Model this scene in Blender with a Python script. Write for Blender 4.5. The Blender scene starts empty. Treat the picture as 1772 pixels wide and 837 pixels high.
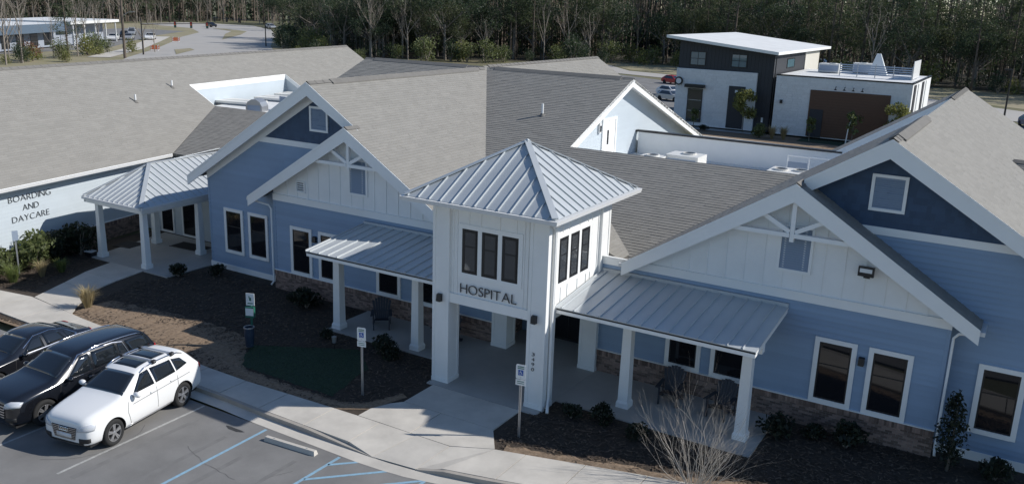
import bpy, bmesh, math, random
from mathutils import Vector, Matrix
from mathutils.bvhtree import BVHTree
S = bpy.context.scene
COL = S.collection
R = math.radians
rnd = random.Random(7)

# ------------------------------------------------------------------ camera
YAW, PITCH, ROLL = 0.534, -0.265, 0.033
cam_d = bpy.data.cameras.new('camera')
cam = bpy.data.objects.new('camera', cam_d)
COL.objects.link(cam)
fw = Vector((-math.sin(YAW) * math.cos(PITCH), math.cos(YAW) * math.cos(PITCH), math.sin(PITCH)))
ri = Vector((math.cos(YAW), math.sin(YAW), 0))
up = ri.cross(fw)
ri2 = ri * math.cos(ROLL) + up * math.sin(ROLL)
up2 = up * math.cos(ROLL) - ri * math.sin(ROLL)
cam.matrix_world = Matrix(((ri2.x, up2.x, -fw.x, 16.475), (ri2.y, up2.y, -fw.y, -22.8),
                           (ri2.z, up2.z, -fw.z, 12.555), (0, 0, 0, 1)))
cam_d.sensor_width = 36
cam_d.lens = 36 * 1528.4 / 1772
cam_d.clip_start = 0.3
cam_d.clip_end = 3000
S.camera = cam

# ------------------------------------------------------------------ world and sun
SUN_AZ, SUN_EL = R(32.5), R(34.8)          # azimuth counted from +x towards +y
W = bpy.data.worlds.new('World')
S.world = W
W.use_nodes = True
nt = W.node_tree
bg = nt.nodes['Background']
sky = nt.nodes.new('ShaderNodeTexSky')
sky.sky_type = 'NISHITA'
sky.sun_disc = False
sky.sun_elevation = SUN_EL
sky.sun_rotation = math.pi / 2 - SUN_AZ
sky.air_density = 1.0
sky.dust_density = 0.1
sky.ozone_density = 4.5
nt.links.new(sky.outputs[0], bg.inputs[0])
bg.inputs[1].default_value = 0.114
sd = bpy.data.lights.new('sun', 'SUN')
sd.energy = 4.8
sd.angle = R(0.53)
sd.color = (1.0, 0.965, 0.91)
sun = bpy.data.objects.new('sun', sd)
COL.objects.link(sun)
sv = Vector((math.cos(SUN_EL) * math.cos(SUN_AZ), math.cos(SUN_EL) * math.sin(SUN_AZ), math.sin(SUN_EL)))
sun.rotation_euler = sv.to_track_quat('Z', 'Y').to_euler()
sun.location = (40, 30, 40)
S.view_settings.view_transform = 'Standard'
S.view_settings.look = 'None'
S.view_settings.exposure = 0.0
S.view_settings.gamma = 1.0

# ------------------------------------------------------------------ materials
MT = {}


def mat(name, col, rough=0.7, metal=0.0, var=0.0, scale=4.0, bump=0.0, bscale=None, island=0.0, col2=None,
        spec=0.5, coat=0.0, detail=6.0, stretch=None):
    """principled material; noise varies its own colour, island varies it from piece to piece"""
    m = bpy.data.materials.new(name)
    m.use_nodes = True
    n, l = m.node_tree.nodes, m.node_tree.links
    b = n['Principled BSDF']
    b.inputs['Roughness'].default_value = rough
    b.inputs['Metallic'].default_value = metal
    b.inputs['Specular IOR Level'].default_value = spec
    if coat:
        b.inputs['Coat Weight'].default_value = coat
        b.inputs['Coat Roughness'].default_value = 0.04
    b.inputs['Base Color'].default_value = (*col, 1)
    if var or bump or col2:
        tc = n.new('ShaderNodeTexCoord')
        src = tc.outputs['Object']
        if stretch:
            mp = n.new('ShaderNodeMapping')
            mp.inputs['Scale'].default_value = stretch
            l.new(src, mp.inputs[0])
            src = mp.outputs[0]
        nz = n.new('ShaderNodeTexNoise')
        nz.inputs['Scale'].default_value = scale
        nz.inputs['Detail'].default_value = detail
        nz.inputs['Roughness'].default_value = 0.62
        l.new(src, nz.inputs['Vector'])
    last = None
    if var or col2:
        rp = n.new('ShaderNodeMapRange')
        rp.inputs[1].default_value = 0.3
        rp.inputs[2].default_value = 0.7
        l.new(nz.outputs['Fac'], rp.inputs[0])
        mx = n.new('ShaderNodeMix')
        mx.data_type = 'RGBA'
        c1 = tuple(c * (1 - var) for c in col)
        c2 = col2 if col2 else tuple(min(1, c * (1 + var)) for c in col)
        mx.inputs[6].default_value = (*c1, 1)
        mx.inputs[7].default_value = (*c2, 1)
        l.new(rp.outputs[0], mx.inputs[0])
        last = mx.outputs[2]
    if island:
        g = n.new('ShaderNodeNewGeometry')
        r2 = n.new('ShaderNodeMapRange')
        r2.inputs[3].default_value = 1 - island
        r2.inputs[4].default_value = 1 + island
        l.new(g.outputs['Random Per Island'], r2.inputs[0])
        vm = n.new('ShaderNodeVectorMath')
        vm.operation = 'SCALE'
        if last:
            l.new(last, vm.inputs[0])
        else:
            vm.inputs[0].default_value = col
        l.new(r2.outputs[0], vm.inputs['Scale'])
        last = vm.outputs[0]
    if last:
        l.new(last, b.inputs['Base Color'])
    if bump:
        n2 = nz
        if bscale:
            n2 = n.new('ShaderNodeTexNoise')
            n2.inputs['Scale'].default_value = bscale
            n2.inputs['Detail'].default_value = 4
            l.new(src, n2.inputs['Vector'])
        bm_ = n.new('ShaderNodeBump')
        bm_.inputs['Strength'].default_value = bump
        bm_.inputs['Distance'].default_value = 0.02
        l.new(n2.outputs['Fac'], bm_.inputs['Height'])
        l.new(bm_.outputs[0], b.inputs['Normal'])
    MT[name] = m
    return m


M_white = mat('white_paint', (0.84, 0.84, 0.82), 0.55, var=0.035, scale=1.3)
M_trim = mat('white_trim', (0.86, 0.86, 0.84), 0.5, var=0.02, scale=2)
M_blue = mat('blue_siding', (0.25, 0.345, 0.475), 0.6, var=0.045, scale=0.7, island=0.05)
M_litblue = mat('sunlit_blue_siding', (0.49, 0.545, 0.585), 0.6, var=0.03, scale=0.8, island=0.02)  # same paint as the blue siding, made paler to carry the sunlight
M_navy = mat('navy_shake', (0.040, 0.075, 0.135), 0.65, var=0.06, scale=2, island=0.12)
M_metal = mat('galvalume', (0.50, 0.525, 0.535), 0.45, metal=0.15, var=0.05, scale=0.9)
M_gutter = mat('gutter_metal', (0.70, 0.70, 0.69), 0.45, var=0.03)
M_shingle = mat('shingle', (0.272, 0.260, 0.236), 0.92, var=0.035, scale=1.2, island=0.05, bump=0.3, bscale=60, spec=0.2)
M_ridge = mat('ridge_shingle', (0.19, 0.18, 0.165), 0.92, var=0.1, scale=3, spec=0.2)
M_dark = mat('black_frame', (0.012, 0.013, 0.015), 0.4)
M_pane = mat('dark_glass', (0.012, 0.013, 0.016), 0.03, spec=0.55)
M_tint = mat('grey_glass', (0.05, 0.055, 0.06), 0.03, spec=0.8)
M_louvre = mat('louvre_grey', (0.30, 0.36, 0.45), 0.6)
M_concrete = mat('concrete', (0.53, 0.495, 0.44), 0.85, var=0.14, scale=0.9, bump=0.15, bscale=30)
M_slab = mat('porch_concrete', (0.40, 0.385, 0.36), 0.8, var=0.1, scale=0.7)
M_curb = mat('curb_concrete', (0.36, 0.33, 0.29), 0.88, var=0.13, scale=1.5, bump=0.2, bscale=25)
M_asphalt = mat('asphalt', (0.195, 0.190, 0.183), 0.9, var=0.20, scale=0.45, bump=0.35, bscale=90)
M_road = mat('road_asphalt', (0.40, 0.38, 0.35), 0.9, var=0.06, scale=0.05)
M_wline = mat('white_line', (0.52, 0.52, 0.49), 0.8, var=0.05, col2=(0.27, 0.265, 0.255), scale=9, detail=10)
M_bline = mat('blue_line', (0.27, 0.47, 0.61), 0.8, var=0.05, col2=(0.22, 0.33, 0.41), scale=9, detail=10)
M_mulch = mat('mulch', (0.036, 0.027, 0.020), 0.95, col2=(0.068, 0.050, 0.036), scale=7, bump=1.0, bscale=28, detail=9)  # dark tone carries part of the shade on the beds
M_straw = mat('pine_straw', (0.17, 0.115, 0.072), 0.95, col2=(0.30, 0.22, 0.15), scale=9, bump=1.0, bscale=35, detail=9)  # straw, paler than the mulch so the colour carries the sunlit patch
M_turf = mat('turf', (0.030, 0.055, 0.030), 0.95, var=0.3, scale=9, bump=0.8, bscale=60)
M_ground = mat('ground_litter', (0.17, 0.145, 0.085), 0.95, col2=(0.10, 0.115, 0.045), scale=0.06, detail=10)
M_grassv = mat('dry_verge', (0.33, 0.28, 0.19), 0.95, col2=(0.20, 0.19, 0.095), scale=0.12, detail=10)
M_brick = mat('brick', (0.235, 0.165, 0.135), 0.9, island=0.5, var=0.15, scale=9)
M_mortar = mat('mortar', (0.30, 0.275, 0.245), 0.95, var=0.1)
M_black = mat('black_metal', (0.015, 0.015, 0.016), 0.45)
M_steel = mat('galvanised_steel', (0.45, 0.46, 0.47), 0.4, metal=0.7)
M_membrane = mat('roof_membrane', (0.70, 0.70, 0.68), 0.7, var=0.07, scale=0.6)
M_hvac = mat('hvac_cabinet', (0.68, 0.67, 0.63), 0.5, var=0.03)
M_rubber = mat('tyre_rubber', (0.018, 0.018, 0.018), 0.85)
M_rim = mat('alloy_rim', (0.55, 0.55, 0.56), 0.3, metal=0.8)
M_chrome = mat('chrome', (0.8, 0.8, 0.82), 0.12, metal=1.0)
M_wcar = mat('white_car_paint', (0.78, 0.78, 0.77), 0.3, coat=0.8)
M_kcar = mat('black_car_paint', (0.008, 0.009, 0.012), 0.16, coat=1.0)
M_ncar = mat('dark_car_paint', (0.010, 0.011, 0.014), 0.16, coat=1.0)
M_cglass = mat('car_glass', (0.012, 0.015, 0.018), 0.02, spec=0.8, coat=0.5)
M_lamp = mat('headlamp_lens', (0.55, 0.57, 0.60), 0.08, spec=0.8, coat=0.6)
M_tail = mat('tail_lamp_lens', (0.42, 0.015, 0.015), 0.1, coat=0.6)
M_plastic = mat('black_plastic', (0.02, 0.02, 0.021), 0.6)
M_sign = mat('sign_white', (0.72, 0.74, 0.74), 0.45)
M_signblue = mat('sign_blue', (0.02, 0.09, 0.36), 0.45)
M_green = mat('sign_green', (0.02, 0.13, 0.09), 0.5)
M_letter = mat('letter_bronze', (0.045, 0.043, 0.045), 0.45)
M_letterg = mat('letter_grey', (0.085, 0.09, 0.095), 0.5)
M_bin = mat('bin_blue', (0.022, 0.04, 0.07), 0.5)
M_chair = mat('charcoal_chair', (0.03, 0.034, 0.045), 0.6)
M_bark = mat('pine_bark', (0.125, 0.10, 0.08), 0.95, var=0.3, scale=1.2)
M_barkg = mat('grey_bark', (0.17, 0.15, 0.13), 0.95, var=0.2, scale=1.5)
M_twig = mat('bare_twig', (0.26, 0.225, 0.19), 0.95, var=0.15, scale=2)
M_leafd = mat('evergreen_leaf', (0.036, 0.055, 0.026), 0.55, island=0.55)
M_leafo = mat('olive_leaf', (0.058, 0.070, 0.030), 0.6, island=0.5)
M_leafm = mat('mid_leaf', (0.105, 0.125, 0.045), 0.6, island=0.45)
M_leafy = mat('pale_leaf', (0.16, 0.165, 0.05), 0.65, island=0.4)
M_leafr = mat('russet_leaf', (0.17, 0.085, 0.05), 0.7, island=0.35)
M_needle = mat('pine_needle', (0.060, 0.078, 0.034), 0.65, island=0.45)
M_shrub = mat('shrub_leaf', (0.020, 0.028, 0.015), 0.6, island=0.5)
M_grass = mat('bunch_grass', (0.33, 0.27, 0.15), 0.9, island=0.35)
M_grassg = mat('green_grass', (0.14, 0.17, 0.05), 0.9, island=0.4)
M_charc = mat('charcoal_cladding', (0.030, 0.032, 0.038), 0.6, island=0.1, var=0.05)
M_wbrick = mat('white_brick', (0.74, 0.74, 0.74), 0.8, island=0.04, var=0.05)
M_wood = mat('timber_board', (0.115, 0.062, 0.038), 0.7, island=0.22, var=0.15, scale=3, stretch=(1, 8, 8))
M_beige = mat('beige_panel', (0.62, 0.59, 0.52), 0.7)
M_tinv = mat('lit_sky_glass', (0.10, 0.17, 0.20), 0.04, spec=0.9)
M_red = mat('red_paint', (0.45, 0.02, 0.02), 0.3, coat=0.5)
M_silver = mat('silver_paint', (0.45, 0.46, 0.47), 0.3, metal=0.4, coat=0.5)
M_orange = mat('orange_plastic', (0.65, 0.16, 0.06), 0.6)

for m_ in (M_leafd, M_leafo, M_leafm, M_leafy, M_leafr, M_needle, M_shrub, M_grass, M_grassg):
    # thin leaves let part of the sun through
    n_, l_ = m_.node_tree.nodes, m_.node_tree.links
    pb = n_['Principled BSDF']; out = n_['Material Output']
    tr_ = n_.new('ShaderNodeBsdfTranslucent'); mx_ = n_.new('ShaderNodeMixShader'); mx_.inputs[0].default_value = .32
    src = pb.inputs['Base Color'].links[0].from_socket
    br_ = n_.new('ShaderNodeVectorMath'); br_.operation = 'SCALE'; br_.inputs['Scale'].default_value = 2.0
    l_.new(src, br_.inputs[0]); l_.new(br_.outputs[0], tr_.inputs[0])
    l_.new(pb.outputs[0], mx_.inputs[1]); l_.new(tr_.outputs[0], mx_.inputs[2]); l_.new(mx_.outputs[0], out.inputs[0])

# ------------------------------------------------------------------ helpers
OFF = {}          # things authored in world coordinates


def tag(o, label=None, cat=None, group=None, kind=None):
    if label: o['label'] = label
    if cat: o['category'] = cat
    if group: o['group'] = group
    if kind: o['kind'] = kind
    return o


def thing(name, label, cat, loc=(0, 0, 0), rz=0.0, group=None, world=False):
    o = bpy.data.objects.new(name, None)
    o.empty_display_size = 0.3
    COL.objects.link(o)
    o.location = loc
    o.rotation_euler = (0, 0, rz)
    if world:
        OFF[o.name] = Vector(loc)
    return tag(o, label, cat, group)


class MB:
    def __init__(s, T=None):
        s.v, s.f, s.mi, s.T, s.cur = [], [], [], T, 0

    def pts(s, ps):
        i0 = len(s.v)
        for p in ps:
            p = Vector(p)
            if s.T is not None:
                p = s.T @ p
            s.v.append(p)
        return list(range(i0, len(s.v)))

    def face(s, ps):
        ix = s.pts(ps)
        s.f.append(ix); s.mi.append(s.cur)
        return ix

    def fi(s, ix):
        s.f.append(list(ix)); s.mi.append(s.cur)

    def hexa(s, p):
        i = s.pts(p)
        for q in ((0, 3, 2, 1), (4, 5, 6, 7), (0, 1, 5, 4), (1, 2, 6, 5), (2, 3, 7, 6), (3, 0, 4, 7)):
            s.fi([i[k] for k in q])
        return s

    def box(s, x0, x1, y0, y1, z0, z1):
        if x0 > x1: x0, x1 = x1, x0
        if y0 > y1: y0, y1 = y1, y0
        if z0 > z1: z0, z1 = z1, z0
        return s.hexa([(x0, y0, z0), (x1, y0, z0), (x1, y1, z0), (x0, y1, z0),
                       (x0, y0, z1), (x1, y0, z1), (x1, y1, z1), (x0, y1, z1)])

    def beam(s, p, q, w, h, upv=(0, 0, 1)):
        """box from p to q; w across, h along upv (centred)"""
        p, q = Vector(p), Vector(q)
        d = (q - p).normalized()
        sd_ = d.cross(Vector(upv))
        if sd_.length < 1e-4: sd_ = d.cross(Vector((0, 1, 0)))
        sd_.normalize()
        u = sd_.cross(d).normalized()
        a, b = sd_ * w / 2, u * h / 2
        return s.hexa([p - a - b, p + a - b, q + a - b, q - a - b, p - a + b, p + a + b, q + a + b, q - a + b])

    def prism(s, poly, ext):
        ext = Vector(ext)
        a = s.pts(poly)
        b = s.pts([Vector(p) + ext for p in poly])
        n = len(poly)
        s.fi(a[::-1]); s.fi(b)
        for k in range(n):
            s.fi([a[k], a[(k + 1) % n], b[(k + 1) % n], b[k]])
        return s

    def tube(s, ps, r, n=6, cap=True):
        ps = [Vector(p) for p in ps]
        rs = r if isinstance(r, (list, tuple)) else [r] * len(ps)
        rings = []
        x = None
        for k, p in enumerate(ps):
            d = (ps[min(k + 1, len(ps) - 1)] - ps[max(k - 1, 0)]).normalized()
            if x is None:
                x = d.orthogonal().normalized()
            else:
                x = (x - d * x.dot(d))
                if x.length < 1e-5: x = d.orthogonal()
                x.normalize()
            y = d.cross(x)
            rings.append(s.pts([p + (x * math.cos(2 * math.pi * j / n) + y * math.sin(2 * math.pi * j / n)) * rs[k] for j in range(n)]))
        for a, b in zip(rings, rings[1:]):
            for j in range(n):
                s.fi([a[j], a[(j + 1) % n], b[(j + 1) % n], b[j]])
        if cap:
            s.fi(rings[0][::-1]); s.fi(rings[-1])
        return s

    def lathe(s, prof, n=16, axis='z', c=(0, 0, 0), cap=True):
        c = Vector(c)
        rings = []
        for r, h in prof:
            ring = []
            for j in range(n):
                a = 2 * math.pi * j / n
                u, w = r * math.cos(a), r * math.sin(a)
                ring.append(c + (Vector((u, w, h)) if axis == 'z' else Vector((h, u, w)) if axis == 'x' else Vector((w, h, u))))
            rings.append(s.pts(ring))
        for a, b in zip(rings, rings[1:]):
            for j in range(n):
                s.fi([a[j], a[(j + 1) % n], b[(j + 1) % n], b[j]])
        if cap:
            s.fi(rings[0][::-1]); s.fi(rings[-1])
        return s

    def mesh(s, name, mats, smooth=False):
        me = bpy.data.meshes.new(name)
        me.from_pydata([tuple(v) for v in s.v], [], s.f)
        for m in (mats if isinstance(mats, (list, tuple)) else [mats]):
            me.materials.append(m)
        if isinstance(mats, (list, tuple)) and len(mats) > 1:
            me.polygons.foreach_set('material_index', s.mi)
        if smooth:
            me.polygons.foreach_set('use_smooth', [True] * len(me.polygons))
        me.update()
        return me

    def build(s, name, mats, parent=None, smooth=False, fix=False):
        me = s.mesh(name, mats, smooth)
        if fix:
            bm = bmesh.new(); bm.from_mesh(me)
            bmesh.ops.recalc_face_normals(bm, faces=bm.faces)
            bm.to_mesh(me); bm.free()
        return place(me, name, parent)


def place(me, name, parent=None, loc=None):
    o = bpy.data.objects.new(name, me)
    COL.objects.link(o)
    if parent is not None:
        o.parent = parent
        if parent.name in OFF:
            o.location = -OFF[parent.name]
    if loc is not None:
        o.location = Vector(o.location) + Vector(loc)
    return o


def structure(o):
    o['kind'] = 'structure'
    return o


def dup(root, loc, rz=0.0, label=None, group=None, scale=None):
    def cp(o, par):
        c = o.copy(); COL.objects.link(c)
        c.parent = par
        for ch in list(o.children):
            cp(ch, c)
        return c
    r = cp(root, None)
    r.location = loc
    r.rotation_euler = (0, 0, rz)
    if scale: r.scale = scale
    if label: r['label'] = label
    if group: r['group'] = group
    return r


def clip(poly, axis, val, keep_ge):
    out = []
    n = len(poly)
    for i in range(n):
        a, b = poly[i], poly[(i + 1) % n]
        da, db = a[axis] - val, b[axis] - val
        if not keep_ge: da, db = -da, -db
        if da >= 0: out.append(a)
        if (da > 0 and db < 0) or (da < 0 and db > 0):
            t = da / (da - db)
            out.append((a[0] + (b[0] - a[0]) * t, a[1] + (b[1] - a[1]) * t))
    return out


def area2(p):
    return abs(sum(p[i][0] * p[(i + 1) % len(p)][1] - p[(i + 1) % len(p)][0] * p[i][1] for i in range(len(p)))) / 2


def courses(mb, poly, nrm, upv, exp, lift, ulen=None, rg=None, phase=0.0, jit=0.0):
    """lay lapped courses (shingles, clapboards) over a convex planar polygon, each with its own thickness"""
    nrm = Vector(nrm).normalized()
    upv = Vector(upv)
    vd = (upv - nrm * upv.dot(nrm)).normalized()
    ud = vd.cross(nrm)
    o = Vector(poly[0])
    P = [((Vector(p) - o).dot(ud), (Vector(p) - o).dot(vd)) for p in poly]
    v0 = min(p[1] for p in P); v1 = max(p[1] for p in P)
    k = 0
    v = v0 - phase
    while v < v1 - 1e-4:
        st = clip(clip(P, 1, v, True), 1, v + exp, False)
        if len(st) >= 3 and area2(st) > 1e-4:
            pieces = [st]
            if ulen:
                u0 = min(p[0] for p in st); u1 = max(p[0] for p in st)
                pieces = []
                u = u0 - rg.random() * ulen
                rest = st
                while u < u1:
                    w = ulen * rg.uniform(0.6, 1.4)
                    pc = clip(clip(st, 0, u, True), 0, u + w, False)
                    if len(pc) >= 3 and area2(pc) > 1e-4: pieces.append(pc)
                    u += w
            for pc in pieces:
                lf = lift * (rg.uniform(1 - jit, 1 + jit) if jit else 1)
                tops = []
                for (a, b) in pc:
                    h = lf * (1 - (b - v) / exp) + 0.002
                    tops.append(o + ud * a + vd * b + nrm * h)
                ix = mb.pts(tops)
                mb.fi(ix)
                n = len(pc)
                for i in range(n):
                    a, b = pc[i], pc[(i + 1) % n]
                    if abs(a[1] - v) < 1e-5 and abs(b[1] - v) < 1e-5:
                        pa = mb.pts([o + ud * a[0] + vd * a[1] - nrm * 0.006, o + ud * b[0] + vd * b[1] - nrm * 0.006])
                        mb.fi([ix[(i + 1) % n], ix[i], pa[0], pa[1]])
        v += exp
        k += 1


def flat_slab(mb, poly, nrm, th):
    """solid under-sheet below a roof or wall face"""
    nrm = Vector(nrm).normalized()
    mb.prism([Vector(p) - nrm * th for p in poly], nrm * (th - 0.012))


def shingle_roof(parent, polys, nrm, exp=0.15, ulen=0.36, lift=0.010, name='roof', th=0.14, seed=1):
    rg = random.Random(seed)
    mb = MB()
    for p in polys:
        courses(mb, p, nrm, (0, 0, 1), exp, lift, ulen, rg, jit=0.35)
    o = mb.build('shingle_courses', M_shingle, parent)
    o['kind'] = 'stuff'
    ms = MB()
    for p in polys:
        flat_slab(ms, p, nrm, th)
    ms.build('roof_deck', M_ridge, parent, fix=True)
    return o


def nrm_of(p):
    a, b, c = Vector(p[0]), Vector(p[1]), Vector(p[2])
    n = (b - a).cross(c - a).normalized()
    return n if n.z >= 0 else -n


def siding(parent, polys, nrm, m, exp=0.17, lift=0.030, name='clapboard_wall'):
    mb = MB()
    for p in polys:
        courses(mb, p, nrm, (0, 0, 1), exp, lift)
    ms = mb.build('clapboards', m, parent)
    ms['kind'] = 'stuff'
    w = MB()
    for p in polys:
        flat_slab(w, p, nrm, 0.2)
    o = w.build(name, m, parent, fix=True)
    return o


def metal_roof(parent, poly, spacing, phase=0.0, mtl=None, th=0.03, rib=0.04):
    """standing seam roof: one object per panel, each with its raised seam"""
    n = nrm_of(poly)
    vd = (Vector((0, 0, 1)) - n * n.z).normalized()
    ud = vd.cross(n)
    o = Vector(poly[0])
    P = [((Vector(p) - o).dot(ud), (Vector(p) - o).dot(vd)) for p in poly]
    u0 = min(p[0] for p in P); u1 = max(p[0] for p in P)
    u = u0 + phase
    if phase > 0: u -= spacing
    while u < u1 - 1e-3:
        pc = clip(clip(P, 0, u, True), 0, u + spacing, False)
        if len(pc) >= 3 and area2(pc) > 2e-3:
            mb = MB()
            mb.prism([o + ud * a + vd * b - n * th for a, b in pc], n * th)
            # seam along the low-u edge
            ed = [p for p in pc if abs(p[0] - max(u, u0)) < 1e-4]
            if len(ed) >= 2:
                b0 = min(p[1] for p in ed); b1 = max(p[1] for p in ed)
                if b1 - b0 > 0.12:
                    a = max(u, u0)
                    mb.beam(o + ud * (a + .001) + vd * (b0 + .012) + n * rib / 2, o + ud * (a + .001) + vd * (b1 - .03) + n * rib / 2, 0.026, rib, n)
            mb.build('roof_panel', mtl or M_metal, parent, fix=True)
        u += spacing


FX = lambda x: Matrix(((0, -1, 0, x), (1, 0, 0, 0), (0, 0, 1, 0), (0, 0, 0, 1)))   # local x->+Y, local y(into)->-X


def window(parent, x0, x1, z0, z1, y, T=None, trim=0.12, proud=0.05, rail=True, name='window', sash=M_dark, pane=None, trim_m=None, sill=True):
    """x0..z1 are the outside of the trim; the thing's part 'window' is the trim, sash and panes are sub-parts"""
    m = MB(T)
    t = trim
    m.box(x0, x0 + t, y - proud, y + 0.02, z0, z1)
    m.box(x1 - t, x1, y - proud, y + 0.02, z0, z1)
    m.box(x0 + t, x1 - t, y - proud, y + 0.02, z1 - t, z1)
    m.box(x0 + t, x1 - t, y - proud - (0.02 if sill else 0), y + 0.02, z0, z0 + t)
    w = m.build(name, trim_m or M_trim, parent)
    a0, a1, b0, b1 = x0 + t, x1 - t, z0 + t, z1 - t
    s = MB(T)
    k = 0.05
    yy = y - 0.022
    s.box(a0, a0 + k, yy, y + .01, b0, b1); s.box(a1 - k, a1, yy, y + .01, b0, b1)
    s.box(a0 + k, a1 - k, yy, y + .01, b1 - k, b1); s.box(a0 + k, a1 - k, yy, y + .01, b0, b0 + k)
    zr = b0 + (b1 - b0) * 0.62
    if rail: s.box(a0 + k, a1 - k, yy, y + .01, zr - .02, zr + .02)
    s.build('sash', sash, w)
    if rail:
        for (p, q) in ((b0 + k, zr - .02), (zr + .02, b1 - k)):
            g = MB(T); g.box(a0 + k, a1 - k, y - 0.014, y + .008, p, q); g.build('pane', pane or M_pane, w)
    else:
        g = MB(T); g.box(a0 + k, a1 - k, y - 0.014, y + .008, b0 + k, b1 - k); g.build('pane', pane or M_pane, w)
    return w


def louvre_vent(parent, x0, x1, z0, z1, y, trim=0.09, slats=13, T=None, back=M_louvre):
    m = MB(T)
    t = trim
    m.box(x0, x0 + t, y - .06, y + .02, z0, z1); m.box(x1 - t, x1, y - .06, y + .02, z0, z1)
    m.box(x0 + t, x1 - t, y - .06, y + .02, z1 - t, z1); m.box(x0 + t, x1 - t, y - .07, y + .02, z0, z0 + t)
    v = m.build('gable_vent', M_trim, parent)
    s = MB(T)
    dz = (z1 - z0 - 2 * t) / slats
    for k in range(slats):
        z = z0 + t + k * dz
        fr = .9 if slats > 6 else .42
        s.hexa([(x0 + t, y - .05, z), (x1 - t, y - .05, z), (x1 - t, y - .045, z + .012), (x0 + t, y - .045, z + .012),
                (x0 + t, y - .006, z + dz * fr), (x1 - t, y - .006, z + dz * fr), (x1 - t, y - .001, z + dz * fr + .01), (x0 + t, y - .001, z + dz * fr + .01)])
    o = s.build('slats', back, v); o['kind'] = 'stuff'
    b = MB(T); b.box(x0 + t, x1 - t, y - .004, y + .015, z0 + t, z1 - t); b.build('vent_backing', M_navy if slats > 6 else M_black, v)
    return v


def brick_wall(parent, x0, x1, y, z0, z1, T=None, cap=True, seed=3):
    rg = random.Random(seed)
    b = MB(T)
    b.box(x0, x1, y - .06, y + .05, z0, z1)
    o = b.build('brick_base', M_mortar, parent)
    br = MB(T)
    top = z1 - (.2 if cap else 0)
    z = z0; r = 0
    while z < top - .03:
        x = x0 - (0.1 if r % 2 else 0)
        while x < x1 - .01:
            a, c = max(x, x0), min(x + .195, x1)
            if c - a > .02:
                d = rg.uniform(.066, .074)
                br.box(a, c, y - d, y - .055, z, min(z + .062, top))
            x += .205
        z += .072; r += 1
    if cap:
        x = x0
        while x < x1 - .02:
            br.box(x, min(x + .062, x1), y - .10, y - .055, top + .008, z1 - .01)
            x += .072
    q = br.build('bricks', M_brick, o); q['kind'] = 'stuff'
    if cap:
        c = MB(T); c.box(x0, x1, y - .105, y - .01, z1 - .008, z1 + .022); c.build('sill_cap', M_trim, o)
    return o


def text_mesh(txt, size, depth=0.03, thin=-0.016):
    cu = bpy.data.curves.new('lettering', 'FONT')
    cu.body = txt
    cu.size = size
    cu.extrude = depth / 2
    cu.resolution_u = 4
    cu.offset = thin
    ob = bpy.data.objects.new('lettering', cu)
    COL.objects.link(ob)
    dg = bpy.context.evaluated_depsgraph_get()
    me = bpy.data.meshes.new_from_object(ob.evaluated_get(dg))
    bpy.data.objects.remove(ob)
    bpy.data.curves.remove(cu)
    return me


_GL = {}


def letters(parent, txt, x0, x1, z0, z1, y, T, m, thin=-0.016, depth=0.03):
    """capital letters between x0..x1, each one a part; z0..z1 is the cap height"""
    h = z1 - z0
    ms = []
    for ch in txt:
        if ch == ' ':
            ms.append((None, 0.35)); continue
        me = text_mesh(ch, 1.0, depth / h if h else .03, thin)
        xs = [v.co.x for v in me.vertices]; ys = [v.co.y for v in me.vertices]
        ms.append((me, max(xs) - min(xs), min(xs), min(ys), max(ys)))
    capH = 0.729
    gap = 0.11
    tot = sum(a[1] for a in ms) + gap * (len(ms) - 1)
    sx = (x1 - x0) / tot
    sz = h / capH
    x = x0
    for a in ms:
        if a[0] is None:
            x += a[1] * sx + gap * sx; continue
        me = a[0]
        for v in me.vertices:
            c = v.co.copy()
            p = Vector((x + (c.x - a[2]) * sx, y - depth / 2 - c.z * h - 0.002, z0 + c.y * sz))
            v.co = (T @ p) if T is not None else p
        me.materials.clear(); me.materials.append(m)
        me.update()
        bm = bmesh.new(); bm.from_mesh(me); bmesh.ops.recalc_face_normals(bm, faces=bm.faces); bm.to_mesh(me); bm.free()
        place(me, 'letter', parent)
        x += a[1] * sx + gap * sx


# ------------------------------------------------------------------ ground, pavement, parking
g = MB(); g.face([(-1500, -300, -0.26), (900, -300, -0.26), (900, 1500, -0.26), (-1500, 1500, -0.26)])
structure(g.build('ground', M_ground))
g = MB(); g.face([(-70, -60, -.15), (60, -60, -.15), (60, -5.0, -.15), (14, -3.0, -.15), (5.2, -4.95, -.15), (3.1, -5.34, -.15), (0.6, -5.52, -.15), (-3.3, -5.53, -.15), (-70, -5.45, -.15)])
structure(g.build('parking_lot', M_asphalt))
# the bed soil around the building
g = MB()
g.face([(-24, -5.1, -.045), (-12.3, -5.1, -.045), (-11.8, -3.75, -.045), (-1.2, -3.9, -.045), (-0.3, -3.75, -.045), (3.3, -3.5, -.045), (4.5, -3.2, -.045), (5.3, -3.0, -.045), (24, 1.9, -.045), (40, 4, -.045), (40, 12, -.045), (-24, 12, -.045)])
structure(g.build('mulch_bed', M_mulch))


def sheet(name, poly, z, m, kind='structure', th=0.0):
    b = MB()
    if th:
        b.prism([(p[0], p[1], (p[2] if len(p) > 2 else z) - th) for p in poly], (0, 0, th))
    else:
        b.face([(p[0], p[1], p[2] if len(p) > 2 else z) for p in poly])
    o = b.build(name, m, None, fix=bool(th))
    o['kind'] = kind
    return o


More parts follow.
